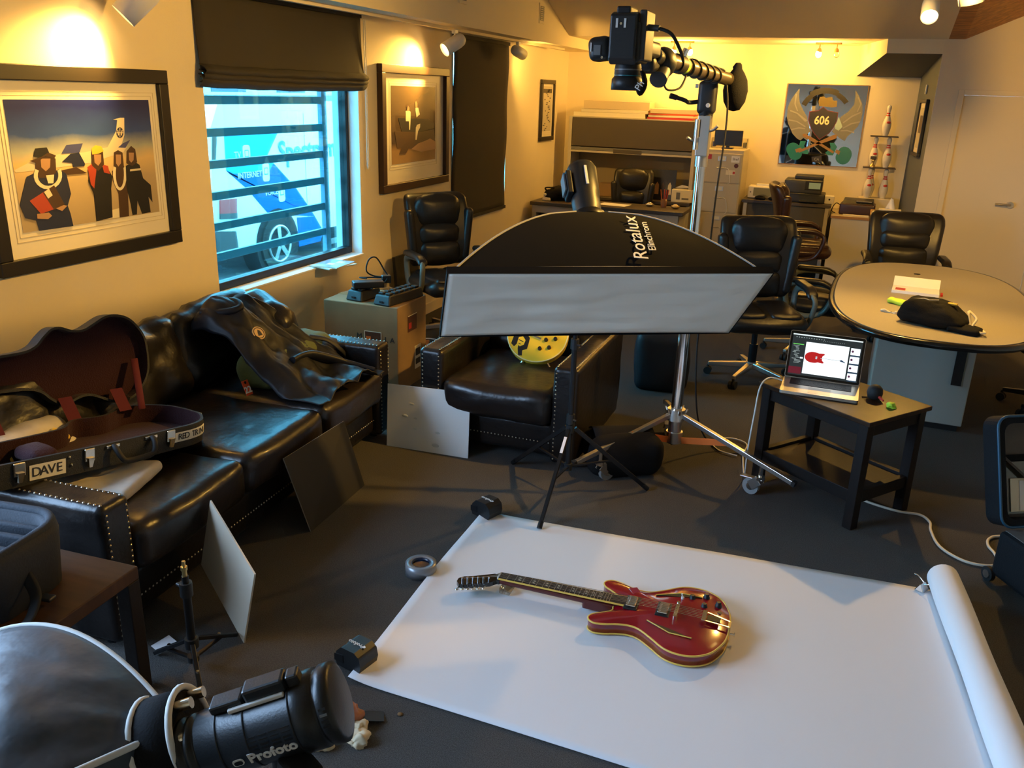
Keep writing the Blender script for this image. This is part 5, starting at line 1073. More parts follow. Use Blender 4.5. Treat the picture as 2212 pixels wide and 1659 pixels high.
# ================================================================ foam boards
def board(label,pts,mat,edge,name='foam_board'):
    # pts: bottom-left, bottom-right, top-right, top-left (world)
    P=[Vector(p) for p in pts]; n=(P[1]-P[0]).cross(P[3]-P[0]).normalized(); t=thing(name,label,'foam board',P[0]); Q=[p-P[0] for p in P]; th=.006
    m=MB().add(Q+[q-n*th for q in Q],[(0,1,2,3),(7,6,5,4)]); m.mat(1).add(Q+[q-n*th for q in Q],[(0,4,5,1),(1,5,6,2),(2,6,7,3),(3,7,4,0)]); m.build('sheet',[mat,edge],t); return t,Q,n
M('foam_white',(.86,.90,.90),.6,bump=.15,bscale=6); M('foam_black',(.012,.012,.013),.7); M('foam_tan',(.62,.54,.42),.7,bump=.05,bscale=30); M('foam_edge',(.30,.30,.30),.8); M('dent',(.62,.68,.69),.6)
wb,Q,n=board('white dented foam board leaning on the armchair',[(-2.175,3.915,0),(-1.690,3.940,0),(-1.705,3.992,.36),(-2.195,3.975,.345)],'foam_white','foam_white')
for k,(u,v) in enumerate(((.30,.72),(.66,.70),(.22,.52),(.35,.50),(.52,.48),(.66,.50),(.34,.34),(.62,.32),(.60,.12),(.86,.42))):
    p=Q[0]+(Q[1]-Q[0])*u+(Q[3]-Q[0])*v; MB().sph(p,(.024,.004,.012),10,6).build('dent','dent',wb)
board('black foam board leaning against the sofa front',[(-2.005,2.905,0),(-2.030,3.420,0),(-2.115,3.385,.345),(-2.115,2.885,.345)],'foam_black','foam_edge')
tb,Q,n=board('tan foam board standing on edge beside the small light stand',[(-1.765,2.118,.0),(-2.150,2.368,.09),(-2.08,2.372,.385),(-1.694,2.116,.30)][::1],'foam_tan','foam_tan')
# ---- small light stand
ss=thing('light_stand','short black light stand with brass spigot near the sofa','light stand',(-1.835,1.935,0))
MB().cyl((0,0,.09),(0,0,.30),.014,n=12).cyl((0,0,.29),(0,0,.36),.0115,n=12).build('column','black_metal',ss); MB().cyl((0,0,.36),(0,0,.385),.008,n=12).cyl((0,0,.382),(0,0,.395),.011,n=12).cyl((0,0,.395),(0,0,.415),.006,n=10).build('spigot','brass',ss)
MB().cyl((0,0,.285),(0,0,.335),.021,n=12).cyl((0,0,.31),(-.045,.01,.312),.007,n=8).build('collar','black_plastic',ss); MB().cyl((0,0,.085),(0,0,.12),.023,n=12).build('leg_hub','black_plastic',ss); MB().cyl((0,0,.03),(0,0,.05),.02,n=12).build('brace_hub','black_plastic',ss)
for fx,fy in ((.138,-.127),(-.171,.002),(.02,.20)):
    lg=MB().bar((fx*.12,fy*.12,.105),(fx,fy,.010),.016,.014).build('leg','black_metal',ss,.002); MB().bar((fx*.1,fy*.1,.04),(fx*.62,fy*.62,.045),.012,.008).build('brace','black_metal',lg); MB().cyl((fx*.6,fy*.6,.045),(fx*.6,fy*.6,.065),.006,n=8).build('rivet','chrome',lg)
o=MB().box((-.03,-.045,0),(.03,.045,.0015)).build('floor_card','paper_white'); o.location=(-2.02,1.985,.002); o.rotation_euler=(radians(8),0,radians(-20)); tag(o,'white card on the carpet behind the small light stand','card')
# ---- camera bag on the near side table
M('bag_navy',(.016,.020,.028),.8,bump=.2,bscale=120); M('bag_pad',(.018,.023,.032),.85,bump=.2,bscale=160); M('bag_dark',(.008,.009,.011),.85)
cb=thing('camera_bag','open black camera bag with padded dividers on near side table','camera bag',(-2.215,1.51,.452),radians(8))
o=rrect(.40,.34,.10,6); o2=rrect(.345,.285,.085,6); n=len(o)
vs=[(x,y,0) for x,y in o]+[(x*1.06,y*1.06,.17) for x,y in o]+[(x*1.03,y*1.03,.20) for x,y in o]+[(x,y,.195) for x,y in o2]+[(x*.98,y*.98,.03) for x,y in o2]
MB().add(vs,[(j*n+i,j*n+(i+1)%n,(j+1)*n+(i+1)%n,(j+1)*n+i) for j in range(4) for i in range(n)]+[list(range(n))[::-1],list(range(4*n,5*n))],True).build('bag_body','bag_navy',cb)
MB().tube([(x*.97,y*.97,.198) for x,y in o],.014,8,closed=True).build('rim_padding','bag_pad',cb)
for yy in (-.09,-.02,.05,.11): MB().rbox((.02,yy,.11),(.27,.022,.14),.009,3).build('divider','bag_pad',cb)
MB().rbox((-.05,.0,.10),(.02,.26,.13),.009,3).build('divider','bag_pad',cb)
MB().box((.0,.03,.12),(.05,.045,.19)).xf(Matrix.Rotation(.2,4,'Z')).build('memo_slip','paper_cream',cb); MB().box((.06,-.055,.10),(.11,-.035,.165)).build('battery_box','orange',cb)
MB().tube(spline([(.20,-.02,.10),(.26,-.06,.06),(.28,-.14,.02),(.24,-.20,.012)],5),.018,6,flat=.25).build('strap','bag_dark',cb); MB().rbox((.235,.0,.02),(.05,.03,.012),.005,2).build('buckle','black_plastic',cb); MB().rbox((.10,-.20,.08),(.16,.02,.10),.008,2).build('side_patch',M('patch_grey',(.30,.29,.25),.8),cb)
# ================================================================ near softbox with flash head
ns=thing('flash_softbox','dark softbox with black flash head, close to camera at lower left','softbox',(-.741,.951,0))
T0=Matrix.Translation((.741,-.951,0)); ringc=Vector((-.923,.908,.842)); av=Vector((-.84,-.43,-.33)).normalized(); uv_=Vector((av.y,-av.x,0)).normalized(); vv=uv_.cross(av)
if vv.z<0: vv=-vv
NB=T0@Matrix.Translation(ringc)@Matrix((uv_,vv,av)).transposed().to_4x4()
if NB.to_3x3().determinant()<0: NB=T0@Matrix.Translation(ringc)@Matrix((-uv_,vv,av)).transposed().to_4x4(); SGN=-1
else: SGN=1
M('softbox_cloth',(.022,.036,.050),.45,bump=.6,bscale=8,var=.3,vscale=5,sheen=.06); M('piping_white',(.72,.72,.68),.6)
HWN,HHN,DN=.275,.17,.33
def nsurf(side_,):
    def f(u,v):
        s=v; q=1-(1-s)**1.9; a=.055+(HWN-.055)*q; b=.055+(HHN-.055)*q; t=2*u-1; d=.02+DN*s
        w=.010*noise.fractal(Vector((t*2.2,s*2.6,side_)),1,2,3)*sin(pi*min(1,max(0,s)))*(1-t*t)
        if side_==0: return (t*a,b+w+.02*sin(pi*s)*(1-t*t),d)
        if side_==1: return (-t*a,-b-w,d)
        if side_==2: return (a+w,-t*b,d)
        return (-a-w,t*b,d)
    return f
for k in range(4): MB().grid(nsurf(k),24,20,thick=.002).xf(NB).build('fabric_panel','softbox_cloth',ns)
for sx in (-1,1):
    for sy in (-1,1):
        pts=[]
        for k in range(15):
            s=k/14; q=1-(1-s)**1.9; pts.append(NB@Vector((sx*(.055+(HWN-.055)*q),sy*(.055+(HHN-.055)*q),.02+DN*s)))
        MB().tube(pts,.006,8).build('seam_piping','piping_white',ns)
MB().box((-HWN,-HHN,DN+.015),(HWN,HHN,DN+.02)).xf(NB).build('front_diffuser','diffuser',ns)
MB().lathe([(.072,-.035),(.080,-.03),(.082,.03),(.070,.035)],28,NB).build('cloth_collar','black_fabric',ns)
for z in (-.034,.034): MB().tube([NB@Vector((.081*cos(2*pi*k/28),.081*sin(2*pi*k/28),z)) for k in range(28)],.006,6,closed=True).build('collar_piping','piping_white',ns)
for a in (.6,1.5,2.4,-1.2): MB().cyl(NB@Vector((.064*cos(a),.064*sin(a),-.02)),NB@Vector((.064*cos(a),.064*sin(a),-.062)),.010,n=10).build('rod_ferrule','nickel',ns)
h0=Vector((-.880,.890,.852)); h1=Vector((-.652,1.000,.942)); ha=(h1-h0).normalized(); hu=Vector((ha.y,-ha.x,0)).normalized(); hv=hu.cross(ha)
if hv.z<0: hv=-hv; 
HB=T0@Matrix.Translation(h0)@(Matrix((hv.cross(ha),hv,ha)).transposed().to_4x4()); HL=(h1-h0).length
M('flash_black',(.014,.016,.018),.38,bump=.06,bscale=260)
fl=MB().lathe([(.040,0),(.052,.004),(.052,.012),(.047,.014),(.047,.02),(.053,.022),(.053,.03),(.048,.032),(.048,.038),(.054,.040),(.056,.075),(.060,.078),(.060,.20),(.064,.204),(.065,HL-.03),(.061,HL-.028),(.061,HL-.022),(.066,HL-.018),(.066,HL),(.056,HL+.004),(.0,HL+.004)],36,HB).build('flash_head','flash_black',ns)
for z in (.078,.125,.203): MB().lathe([(.0605+.004*(z>.2),z),(.0612+.004*(z>.2),z+.0015),(.0605+.004*(z>.2),z+.003)],36,HB).build('seam_line','black',fl)
S2=1 if (HB.to_3x3()@Vector((1,0,0))).dot(Vector((0,-1,0)))>0 else -1     # side facing the viewer
MB().box((-.018*1,.058,.075),(.018,.074,.13)).xf(HB).build('handle_rail','flash_black',fl,.004); MB().box((-.020,.060,.135),(.016,.085,.205)).xf(HB).build('handle_rail','flash_black',fl,.005); MB().box((-.014,.060,.207),(.014,.082,.228)).xf(HB).build('handle_rail','flash_black',fl,.004)
MB().box((S2*.021-.004,.0565,.105),(S2*.021+.004,.064,.20)).xf(HB).build('white_strip','white_plastic',fl,.002)
def onhead(ang,z,r=.0608): 
    c,s=cos(ang)*S2,sin(ang); n=HB.to_3x3()@Vector((c,s,0)); o=HB@Vector((c*r,s*r,z)); t=HB.to_3x3()@Vector((0,0,1)); return frame3(o,t,(n.cross(t)) if 0 else (HB.to_3x3()@Vector((-s*S2*S2 if 0 else -s*S2,c*S2,0)))),n
def vent_row(ang,z0,nv,L,w):
    for k in range(nv):
        F,n=onhead(ang,z0+k*(L*1.35)); MB().box((-L/2,-w/2,-.0005),(L/2,w/2,.0006)).xf(F).build('vent_slot','black',fl)
for ang,w in ((.42,.0018),(.30,.0018),(.17,.0034),(.06,.0034)): vent_row(ang,.135,5,.014,w)
F,n=onhead(-.14,.148); F2=F
if (F.to_3x3()@Vector((0,0,1))).dot(n)<0: F2=frame3(F.translation,F.to_3x3()@Vector((1,0,0)),-(F.to_3x3()@Vector((0,1,0))))
text('lettering','Profoto',.026,'white',fl,F2@Matrix.Translation((.012,0,.0012)),bold=.0008)
MB().prism([(x-.046,y) for x,y in rrect(.018,.014,.005)],.0005,.0015,F2).build('logo_plate','white',fl); MB().prism([(x-.046,y-.001) for x,y in rrect(.014,.009,.004)],.0016,.0019,F2).build('logo_inset','black',fl)
for k in range(4): F,n=onhead(.55-.14*k,HL-.010,.0662); MB().box((-.006,-.002,-.001),(.006,.002,.001)).xf(F).build('knob_ridge','mid_grey_plastic' if k==1 else 'black',fl)
kb=HB@Vector((S2*.045,-.055,.17)); MB().bar(HB@Vector((S2*.03,-.05,.165)),HB@Vector((S2*.075,-.075,.20)),.05,.03).build('tilt_knob','flash_black',fl,.006)
hp=HB@Vector((0,-.055,.15)); MB().cyl(hp+Vector((0,0,.01)),(hp.x,hp.y,hp.z-.10),.022,n=14).build('swivel_bracket','black_plastic',ns); MB().cyl((hp.x,hp.y,.10),(hp.x,hp.y,hp.z-.09),.0125,n=12).build('stand_pole','black_metal',ns)
for k in range(3):
    a=.6+2*pi*k/3; f=Vector((hp.x+.36*cos(a),hp.y+.36*sin(a),.012)); MB().bar((hp.x+.02*cos(a),hp.y+.02*sin(a),.36),f,.016,.018).build('leg','black_metal',ns)
MB().cyl((hp.x,hp.y,.34),(hp.x,hp.y,.38),.022,n=12).build('leg_collar','black_plastic',ns)
# packaging scraps on the carpet beside the head
M('copper_scrap',(.45,.16,.07),.4,coat=.2); M('scrap_cream',(.72,.60,.40),.7)
sc=thing('wrapper_scrap','crumpled copper-coloured wrapper on carpet beside the flash head','wrapper',(-1.215,1.915,.0),.4); MB().rbox((0,0,.03),(.075,.06,.055),.025,6,cushion_disp(.01,.03,22,3)).build('crumple','copper_scrap',sc); MB().tube([(.02*cos(k*pi/6),-.03,.035+.018*sin(k*pi/6)) for k in range(12)],.006,5,closed=True).build('torn_rim','copper_scrap',sc)
for k,(x,y,s,lb_) in enumerate(((-1.165,1.875,.05,'cream torn wrapper next to the copper scrap'),(-1.145,1.835,.055,'pale crumpled wrapper nearest the flash head'),(-1.245,1.79,.06,'cream folded wrapper half under the flash head'))):
    t=thing('wrapper_scrap',lb_,'wrapper',(x,y,0),k*1.3,'scraps on the carpet'); MB().rbox((0,0,.018),(s,s*.8,.03),.013,5,cushion_disp(.004,.03,26,k*7)).build('crumple','scrap_cream',t)
o=MB().box((-.05,-.03,0),(.05,.03,.002)).build('black_card','black'); o.location=(-1.165,1.945,.008); o.rotation_euler=(radians(-10),radians(6),.5); tag(o,'black card scrap lying beside copper wrapper on carpet','card')
# ================================================================ laptop and table-top things
lt=thing('laptop','open silver laptop showing a red guitar photo on coffee table','laptop',(.045,4.40,.552),radians(-1.3))
M('alu',(.62,.58,.50),.38,.85); M('key',(.008,.008,.008),.5); M('bezel',(.004,.004,.005),.12,coat=.5)
MB().prism(rrect(.36,.247,.012),0,.014,Matrix.Translation((0,-.125,0))).build('base','alu',lt,.002); lbz=lt.children[-1]
MB().box((-.145,-.125,.0141),(.145,-.020,.0145)).build('key_well','key',lbz)
for r in range(6):
    n=[14,14,14,13,12,9][r]; w=.286/n
    for k in range(n): MB().box((-.143+k*w+.0015,-.0235-r*.0168-.0145,.0145),(-.143+(k+1)*w-.0015,-.0235-r*.0168,.0158)).build('key','black',lbz)
MB().box((-.052,-.232,.0138),(.052,-.142,.0146)).build('trackpad',M('pad_alu',(.54,.50,.43),.45,.6),lbz)
SR=Matrix.Translation((0,-.006,.014))@Matrix.Rotation(radians(90-17),4,'X')      # screen plane: x right, y up the lid, z to the viewer
def sc(m): return m.xf(SR)
lidp=sc(MB().prism([(x,y+.119) for x,y in rrect(.359,.238,.010)],-.007,-.001)).build('lid','alu',lt,.0015)
sc(MB().prism([(x,y+.119) for x,y in rrect(.354,.233,.008)],-.001,.0)).build('bezel','bezel',lidp)
def E(name,c,s=1.0): return M(name,(.0,.0,.0),.3,emit=c,es=s)
E('scr_white',(.86,.95,1.0),1.35); E('scr_dark',(.020,.026,.028),1.0); E('scr_bar',(.80,.92,.95),1.0); E('scr_red',(.42,.012,.012),1.0); E('scr_maroon',(.12,.01,.02),1.0); E('scr_green',(.15,.65,.12),1.0); E('scr_grey',(.35,.42,.42),1.0); E('scr_navy',(.02,.05,.10),1.0); E('scr_steel',(.45,.52,.55),1.0); E('scr_purple',(.09,.02,.06),1.0)
scr=sc(MB().box((-.166,.014,.0),(.166,.222,.0006))).build('screen','scr_dark',lidp)
def S(name,x0,y0,x1,y1,mat,z=.0007): return sc(MB().box((x0,y0,z),(x1,y1,z+.0003))).build(name,mat,scr)
S('menu_bar',-.166,.216,.166,.222,'scr_bar'); S('photo_view',-.098,.026,.108,.186,'scr_white')
for k in range(4): 
    y=.148-k*.042; S('thumbnail',.116,y,.160,y+.034,'scr_white'); sc(MB().sph((.125,y+.018,.0013),(.006,.006,.0004),10,6)).build('thumbnail_guitar','scr_purple',scr); S('thumbnail_bar',.116,y-.006,.160,y-.002,'scr_navy')
S('levels',-.160,.168,-.108,.172,'scr_green'); S('tool_panel_photo',-.166,.020,-.104,.055,'scr_maroon'); S('tool_slider',-.118,.098,-.104,.106,'scr_bar',.0008)
q=MB(); random.seed(5)
for k in range(14): y=.075+k*.0066; x=random.uniform(-.158,-.14); q.box((x,y,.0008),(x+random.uniform(.012,.032),y+.0022,.001))
for k in range(12): q.box((-.15+k*.012,.204,.0008),(-.145+k*.012,.207,.001)); q.box((-.02+k*.009,.198,.0008),(-.017+k*.009,.200,.001))
stuff(sc(q).build('interface_marks','scr_grey',scr))
gq=[]
for k in range(30):
    t=2*pi*k/30; r=.034+.004*cos(2*t); gq.append((-.055+r*cos(t)*1.08,.112+r*.92*sin(t)))
sc(MB().prism(gq,.001,.0012)).build('guitar_image','scr_red',scr); sc(MB().prism([(-.03,.135),(-.005,.137),(-.001,.132),(-.012,.122),(-.012,.102),(-.001,.092),(-.005,.087),(-.03,.089)],.0011,.0013)).build('guitar_image_horns','scr_red',scr); S('guitar_image_neck',-.02,.1105,.072,.1135,'scr_steel',.0013); sc(MB().prism([(.072,.114),(.080,.117),(.098,.106),(.098,.103),(.072,.109)],.001,.0013)).build('guitar_image_head','scr_navy',scr); S('guitar_image_pickup',-.044,.105,-.036,.119,'scr_steel',.0013)
o=MB().tube(spline([(-.14,4.33,.561),(-.20,4.30,.575),(-.235,4.22,.545),(-.245,4.205,.40),(-.255,4.21,.20),(-.26,4.30,.02),(-.30,4.60,.012),(-.30,4.78,.012),(-.40,4.83,.012),(-.49,4.74,.012),(-.44,4.62,.012),(-.33,4.58,.012)],7),.0042,6).build('laptop_cable','white_plastic'); tag(o,'thin white cable running from the laptop down to the floor','cable')
rb=thing('air_blower','round black rubber air blower with red nozzle beside the laptop','air blower',(.292,4.262,.551),radians(-50)); MB().lathe([(.012,0),(.030,.006),(.037,.032),(.033,.055),(.020,.068),(.010,.072)],18).build('bulb_body','rubber',rb); MB().cyl((.028,0,.022),(.062,0,.012),.008,.004,10).build('nozzle','red',rb); MB().cyl((-.02,-.02,.004),(-.03,-.045,.004),.004,n=6).build('base_fin','rubber',rb)
gg=thing('earplug_wrapper','small crumpled lime green wrapper on the coffee table','wrapper',(.372,4.165,.551),.3); MB().rbox((0,0,.010),(.036,.026,.018),.008,4,cushion_disp(.003,.02,40,3)).build('crumple','lime',gg)
# ---- oval table items
tt=thing('tote_bag','black fabric tote bag with pale cords slumped on oval table','bag',(.60,5.18,.7415),radians(-22))
def tf(q,d,h): 
    q=Vector(q); s=(q.z+h[2])/(2*h[2]); k=1-.45*s*s; q.x=q.x*k-.05*s; q.y*=(1-.35*s); q.z*=1-.35*max(0,q.x/h[0]); return q+d*wr(q,7,.018)
MB().rbox((0,0,.068),(.36,.26,.132),.045,10,tf).build('bag_body','black_fabric',tt); MB().rbox((.17,-.07,.018),(.16,.10,.035),.015,5,cushion_disp(.005,.01,12)).build('bag_flap','black_fabric',tt)
MB().tube(spline([(.15,.03,.10),(.20,.0,.07),(.20,-.05,.035),(.25,-.04,.02),(.27,-.08,.02),(.22,-.10,.02)],5),.007,6).build('pale_cord','paper_cream',tt); MB().grid(lambda u,v:(.15+.05*v,.03-.03*u-.06*v,.105-.085*v),3,5,thick=.003).build('pale_strap','paper_cream',tt)
MB().tube([(-.12,-.06,.135),(-.07,-.04,.142),(-.04,-.05,.140),(.0,-.02,.142)],.003,5).build('white_trim','paper_cream',tt); MB().rbox((.06,.03,.122),(.05,.03,.012),.004,2).build('logo_patch','pr_yellow',tt)
nbk=thing('note_box','open white card box with red sticker on the oval table','box',(.55,6.08,.7415),radians(-5)); MB().box((-.14,-.11,0),(.14,.07,.018)).build('tray','paper_white',nbk); MB().hexa([(-.14,.07,.018),(.14,.07,.018),(.14,.075,.018),(-.14,.075,.018),(-.14,.12,.07),(.14,.12,.07),(.14,.125,.07),(-.14,.125,.07)]).build('raised_lid','paper_cream',nbk); MB().box((-.12,-.09,.018),(-.06,-.02,.0195)).build('red_sticker','red',nbk); MB().box((.148,-.07,.0),(.162,.0,.012)).build('red_marker','red',nbk)
yy=thing('lime_pouch','lime yellow pouch poking out beside the tote bag','pouch',(.425,5.62,.7415),radians(-35)); MB().rbox((0,0,.016),(.13,.05,.03),.013,5,cushion_disp(.004,.008,20)).build('pouch_body','lime',yy)
tr=thing('torn_wrapper','tiny torn white wrapper on the oval table','wrapper',(.36,5.36,.7415),-.3); MB().rbox((0,0,.006),(.085,.018,.010),.004,4,cushion_disp(.001,.02,30,1)).build('strip','paper_cream',tr)
# ---- cord on the floor and rolling case
cd=MB().tube(spline([(.10,4.45,.009),(.25,4.33,.009),(.362,4.263,.009),(.489,4.222,.009),(.585,4.225,.009),(.625,4.16,.009),(.623,4.067,.009),(.65,3.915,.009),(.735,3.821,.009),(.828,3.815,.009),(.878,3.86,.009),(.875,3.95,.009),(.858,4.02,.009),(.875,4.10,.009),(.95,4.16,.009),(1.3,4.35,.009)],7),.0065,8).build('extension_cord',M('cord_cream',(.70,.64,.50),.5)); tag(cd,'cream extension cord winding over the carpet to the right','cord')
sk=thing('rolling_case','open black rolling case with mesh lid pocket at right edge','suitcase',(.815,3.70,0),radians(30))
M('case_nylon',(.006,.0065,.008),.85,bump=.25,bscale=180,spec=.25); M('case_grey',(.12,.105,.095),.85,bump=.1,bscale=150); M('blue_piping',(.01,.07,.13),.4); M('mesh_grey',(.05,.05,.05),.8)
MB().box((.0,-.36,.035),(.55,0,.24)).build('base_shell','case_nylon',sk,.02); MB().box((.02,-.345,.235),(.53,-.015,.243)).build('base_padding','case_grey',sk)
for x,y in ((.02,-.0),(.02,-.33),(.53,0),(.53,-.33)):
    w=MB().cyl((x-.03,y,.032),(x-.012,y,.032),.032,n=16).build('wheel','rubber',sk); MB().cyl((x-.034,y,.032),(x-.03,y,.032),.018,n=12).build('wheel_cap','brushed_metal',w)
LT=Matrix.Translation((0,0,.245))@Matrix.Rotation(radians(90-20),4,'X')    # lid plane: x across, y up, z to inside(-y)
o=rrect(.56,.46,.05); o2=rrect(.50,.40,.04); sh_=lambda p:[(x+.275,y+.235) for x,y in p]; n=len(o); a=sh_(o); b=sh_(o2)
vs=[(x,y,-.07) for x,y in a]+[(x,y,.02) for x,y in a]+[(x,y,.02) for x,y in b]+[(x,y,-.055) for x,y in b]
MB().add(vs,[(j*n+i,j*n+(i+1)%n,(j+1)*n+(i+1)%n,(j+1)*n+i) for j in range(3) for i in range(n)]+[list(range(n))[::-1]],False).xf(LT).build('lid_shell','case_nylon',sk); lds=sk.children[-1]
MB().add([(x,y,-.054) for x,y in b],[list(range(n))]).xf(LT).build('lid_lining','case_grey',lds); MB().tube([LT@Vector((x*1.0,y,.02)) for x,y in a],.006,6,closed=True).build('lid_piping','blue_piping',lds)
MB().box((.03,.27,-.05),(.52,.30,-.046)).xf(LT).build('pocket_band','case_nylon',lds); MB().box((.04,.05,-.045),(.51,.27,-.042)).xf(LT).build('clear_pocket','clear_plastic',lds); MB().box((.035,.05,-.044),(.065,.27,-.030)).xf(LT).build('mesh_edge',M('mesh_light',(.30,.32,.33),.6,bump=.8,bscale=300),lds)
MB().bar(LT@Vector((.05,.30,-.03)),LT@Vector((.34,.04,-.02)),.02,.01).build('lid_strap','case_grey',lds)
MB().box((.09,.06,-.041),(.30,.20,-.038)).xf(LT).build('paper_sheet','paper_cream',lds); MB().box((.13,.065,-.0375),(.32,.19,-.035)).xf(LT).build('paper_sheet','paper_white',lds)
# ---- yellow guitar resting in the armchair
yg=thing('yellow_guitar','yellow electric guitar with black portrait print leaning in the armchair','electric guitar'); yg.matrix_world=frame3((-1.565,4.43,.44),(.95,-.08,-.28),(.30,.68,.66))
yo=[]
for k in range(40):
    t=2*pi*k/40; r=.175*(1+.10*cos(2*t)*0); yo.append((.175*cos(t)*(1-.10*max(0,sin(t))),.175+.175*sin(t)*(1.25 if sin(t)>0 else 1)))
MB().prism(yo,-.025,.022).build('body','yellow',yg,.004); MB().tube([(x,y,.022) for x,y in yo],.004,6,closed=True).build('binding',M('cream_bind',(.85,.72,.30),.4),yg)
MB().box((-.022,.33,.018),(.022,.86,.036)).build('neck','rosewood',yg,.004); MB().prism([(-.03,.86),(.03,.86),(.042,1.02),(-.042,1.02)],.010,.026).build('headstock','black',yg)
for x,y in ((.055,.10),(.10,.13),(.06,.165),(.105,.195)): MB().cyl((x,y,.022),(x,y,.036),.012,.010,14).build('control_knob','black',yg)
MB().box((-.035,.175,.022),(.035,.19,.034)).build('bridge','chrome',yg); MB().box((-.032,.15,.022),(.032,.16,.03)).build('tailpiece','chrome',yg); MB().box((-.035,.24,.022),(.035,.275,.032)).build('pickup','black',yg); MB().cyl((.135,.05,.0),(.16,.03,0),.006,n=8).build('jack_plug','chrome',yg); MB().cyl((0,-.002,0),(0,-.02,0),.006,n=8).build('strap_button','chrome',yg)
PD=-.055
hr=[(-.135,.16),(-.12,.195),(-.08,.205),(-.045,.19),(-.035,.16),(-.025,.12),(-.045,.10),(-.03,.07),(-.05,.06),(-.075,.10),(-.09,.14),(-.10,.10),(-.125,.11)]
pt=MB().prism([(x+.015,y+PD) for x,y in hr[::-1]],.0222,.0226).build('portrait_hair','black',yg); MB().prism([(x+.015,y+PD) for x,y in [(-.105,.165),(-.085,.18),(-.06,.165),(-.055,.135),(-.07,.115),(-.095,.125)][::-1]],.0226,.023).build('portrait_face','yellow',yg); MB().box((-.083,.148+PD,.023),(-.051,.153+PD,.0233)).build('portrait_eyes','black',yg); MB().box((-.071,.128+PD,.023),(-.057,.132+PD,.0233)).build('portrait_mouth','black',yg)
# ---- black equipment bag behind the armchair
eb=thing('equipment_bag','tall black equipment bag standing behind the armchair','bag',(-.98,5.62,0),radians(10)); MB().rbox((0,0,.20),(.34,.26,.40),.05,8,cushion_disp(.02,.012,5)).build('bag_body','nylon_black',eb); MB().tube(spline([(.1,-.13,.36),(.14,-.15,.25),(.13,-.15,.12)],5),.015,6,flat=.4).build('strap','black_fabric',eb); MB().rbox((.14,-.12,.27),(.05,.04,.10),.012,3).build('side_pocket','dark_grey_plastic',eb)
# ================================================================ things on the back desks
o=MB().box((-.16,-.11,0),(.16,.11,.001)).build('paper_sheet','paper_white'); o.location=(-2.33,9.45,.741); o.rotation_euler=(0,0,-.12); tag(o,'white sheet of paper on the wide back desk','paper')
pc_=thing('pen_cup','cup of red and black pens on the back desk','pen cup',(-1.80,9.55,.741)); MB().lathe([(.032,0),(.036,.09),(.033,.09),(.030,.008),(0,.006)],16).build('cup',M('amber_cup',(.22,.09,.04),.3),pc_)
for k in range(7): a=k*.9; MB().cyl((.015*cos(a),.015*sin(a),.01),(.045*cos(a),.045*sin(a),.19),.005,n=6).build('pen',('red','ink','red','black','orange','ink','red')[k],pc_)
for k,(x,y,c,lb_) in enumerate(((-1.95,9.53,'nickel','small metal dish left of the pen cup'),(-1.66,9.50,'brass','small brass dish right of the pen cup'))):
    t=thing('desk_dish',lb_,'dish',(x,y,.741),0,'small dishes on the back desk'); MB().lathe([(.025,0),(.045,.012),(.05,.03),(.046,.03),(.04,.014),(0,.008)],16).build('bowl',c,t); MB().sph((.0,0,.03),(.03,.025,.018),10,6).build('contents','nickel' if k==0 else 'cream',t)
db=thing('desk_bag','black crumpled bag on the left end of the back desk','bag',(-2.98,9.49,.741),.2); MB().rbox((0,0,.065),(.28,.20,.13),.05,8,cushion_disp(.02,.03,9,2)).build('bag_body','black_fabric',db); MB().tube(spline([(-.13,0,.08),(-.17,-.03,.13),(-.08,-.06,.14),(.1,-.05,.12)],5),.012,6,flat=.5).build('bag_strap','black_fabric',db)
ph=thing('desk_phone','pale desk phone in front of the black bag','phone',(-3.10,9.40,.741),.1); MB().hexa([(-.05,-.06,0),(.05,-.06,0),(.05,.06,0),(-.05,.06,0),(-.045,-.055,.03),(.045,-.055,.03),(.045,.055,.07),(-.045,.055,.07)]).build('base','paper_cream',ph,.008); MB().rbox((-.02,0,.065),(.03,.12,.025),.01,2).build('handset','white_plastic',ph)
ps=thing('paper_stack','stack of loose white papers beside the black bag','papers',(-2.78,9.56,.741),.3)
for k in range(4): MB().box((-.10,-.07,k*.012),(.10,.07,k*.012+.010)).xf(Matrix.Rotation(k*.12,4,'Z')).build('sheet','paper_white' if k%2 else 'paper_cream',ps)
pf=thing('band_picture','dark unframed picture of performers leaning on the credenza','picture',(-1.99,10.30,.737)); MB().box((-.165,-.006,0),(.165,.006,.345)).xf(Matrix.Rotation(radians(-8),4,'X')).build('panel','pr_black',pf); pp=pf.children[-1]
for k,(x,w,c) in enumerate(((-.11,.035,'pr_brown'),(-.05,.05,'pr_skin'),(.02,.04,'pr_brown'),(.10,.045,'pr_white'))):
    MB().prism([(x-w/2,.06),(x+w/2,.06),(x+w/2.4,.17),(x,.205),(x-w/2.2,.17)],.007,.0075,frame3((0,0,0),(1,0,0),(0,.139,.99))).build('figure',c,pp)
wx=thing('white_box','open white box printed with grey label on the credenza','box',(-1.72,10.27,.737),.06); MB().box((-.12,-.10,0),(.12,.10,.14)).build('body','paper_cream',wx,.003); MB().hexa([(-.12,.09,.14),(.12,.09,.14),(.12,.10,.14),(-.12,.10,.14),(-.02,.02,.185),(.13,-.02,.165),(.13,-.01,.165),(-.02,.03,.185)]).build('flap','paper_white',wx); MB().box((-.065,-.102,.03),(-.02,-.10,.11)).build('label_block','mid_grey_plastic',wx); MB().box((.0,-.102,.03),(.08,-.10,.05)).build('label_text','mid_grey_plastic',wx)
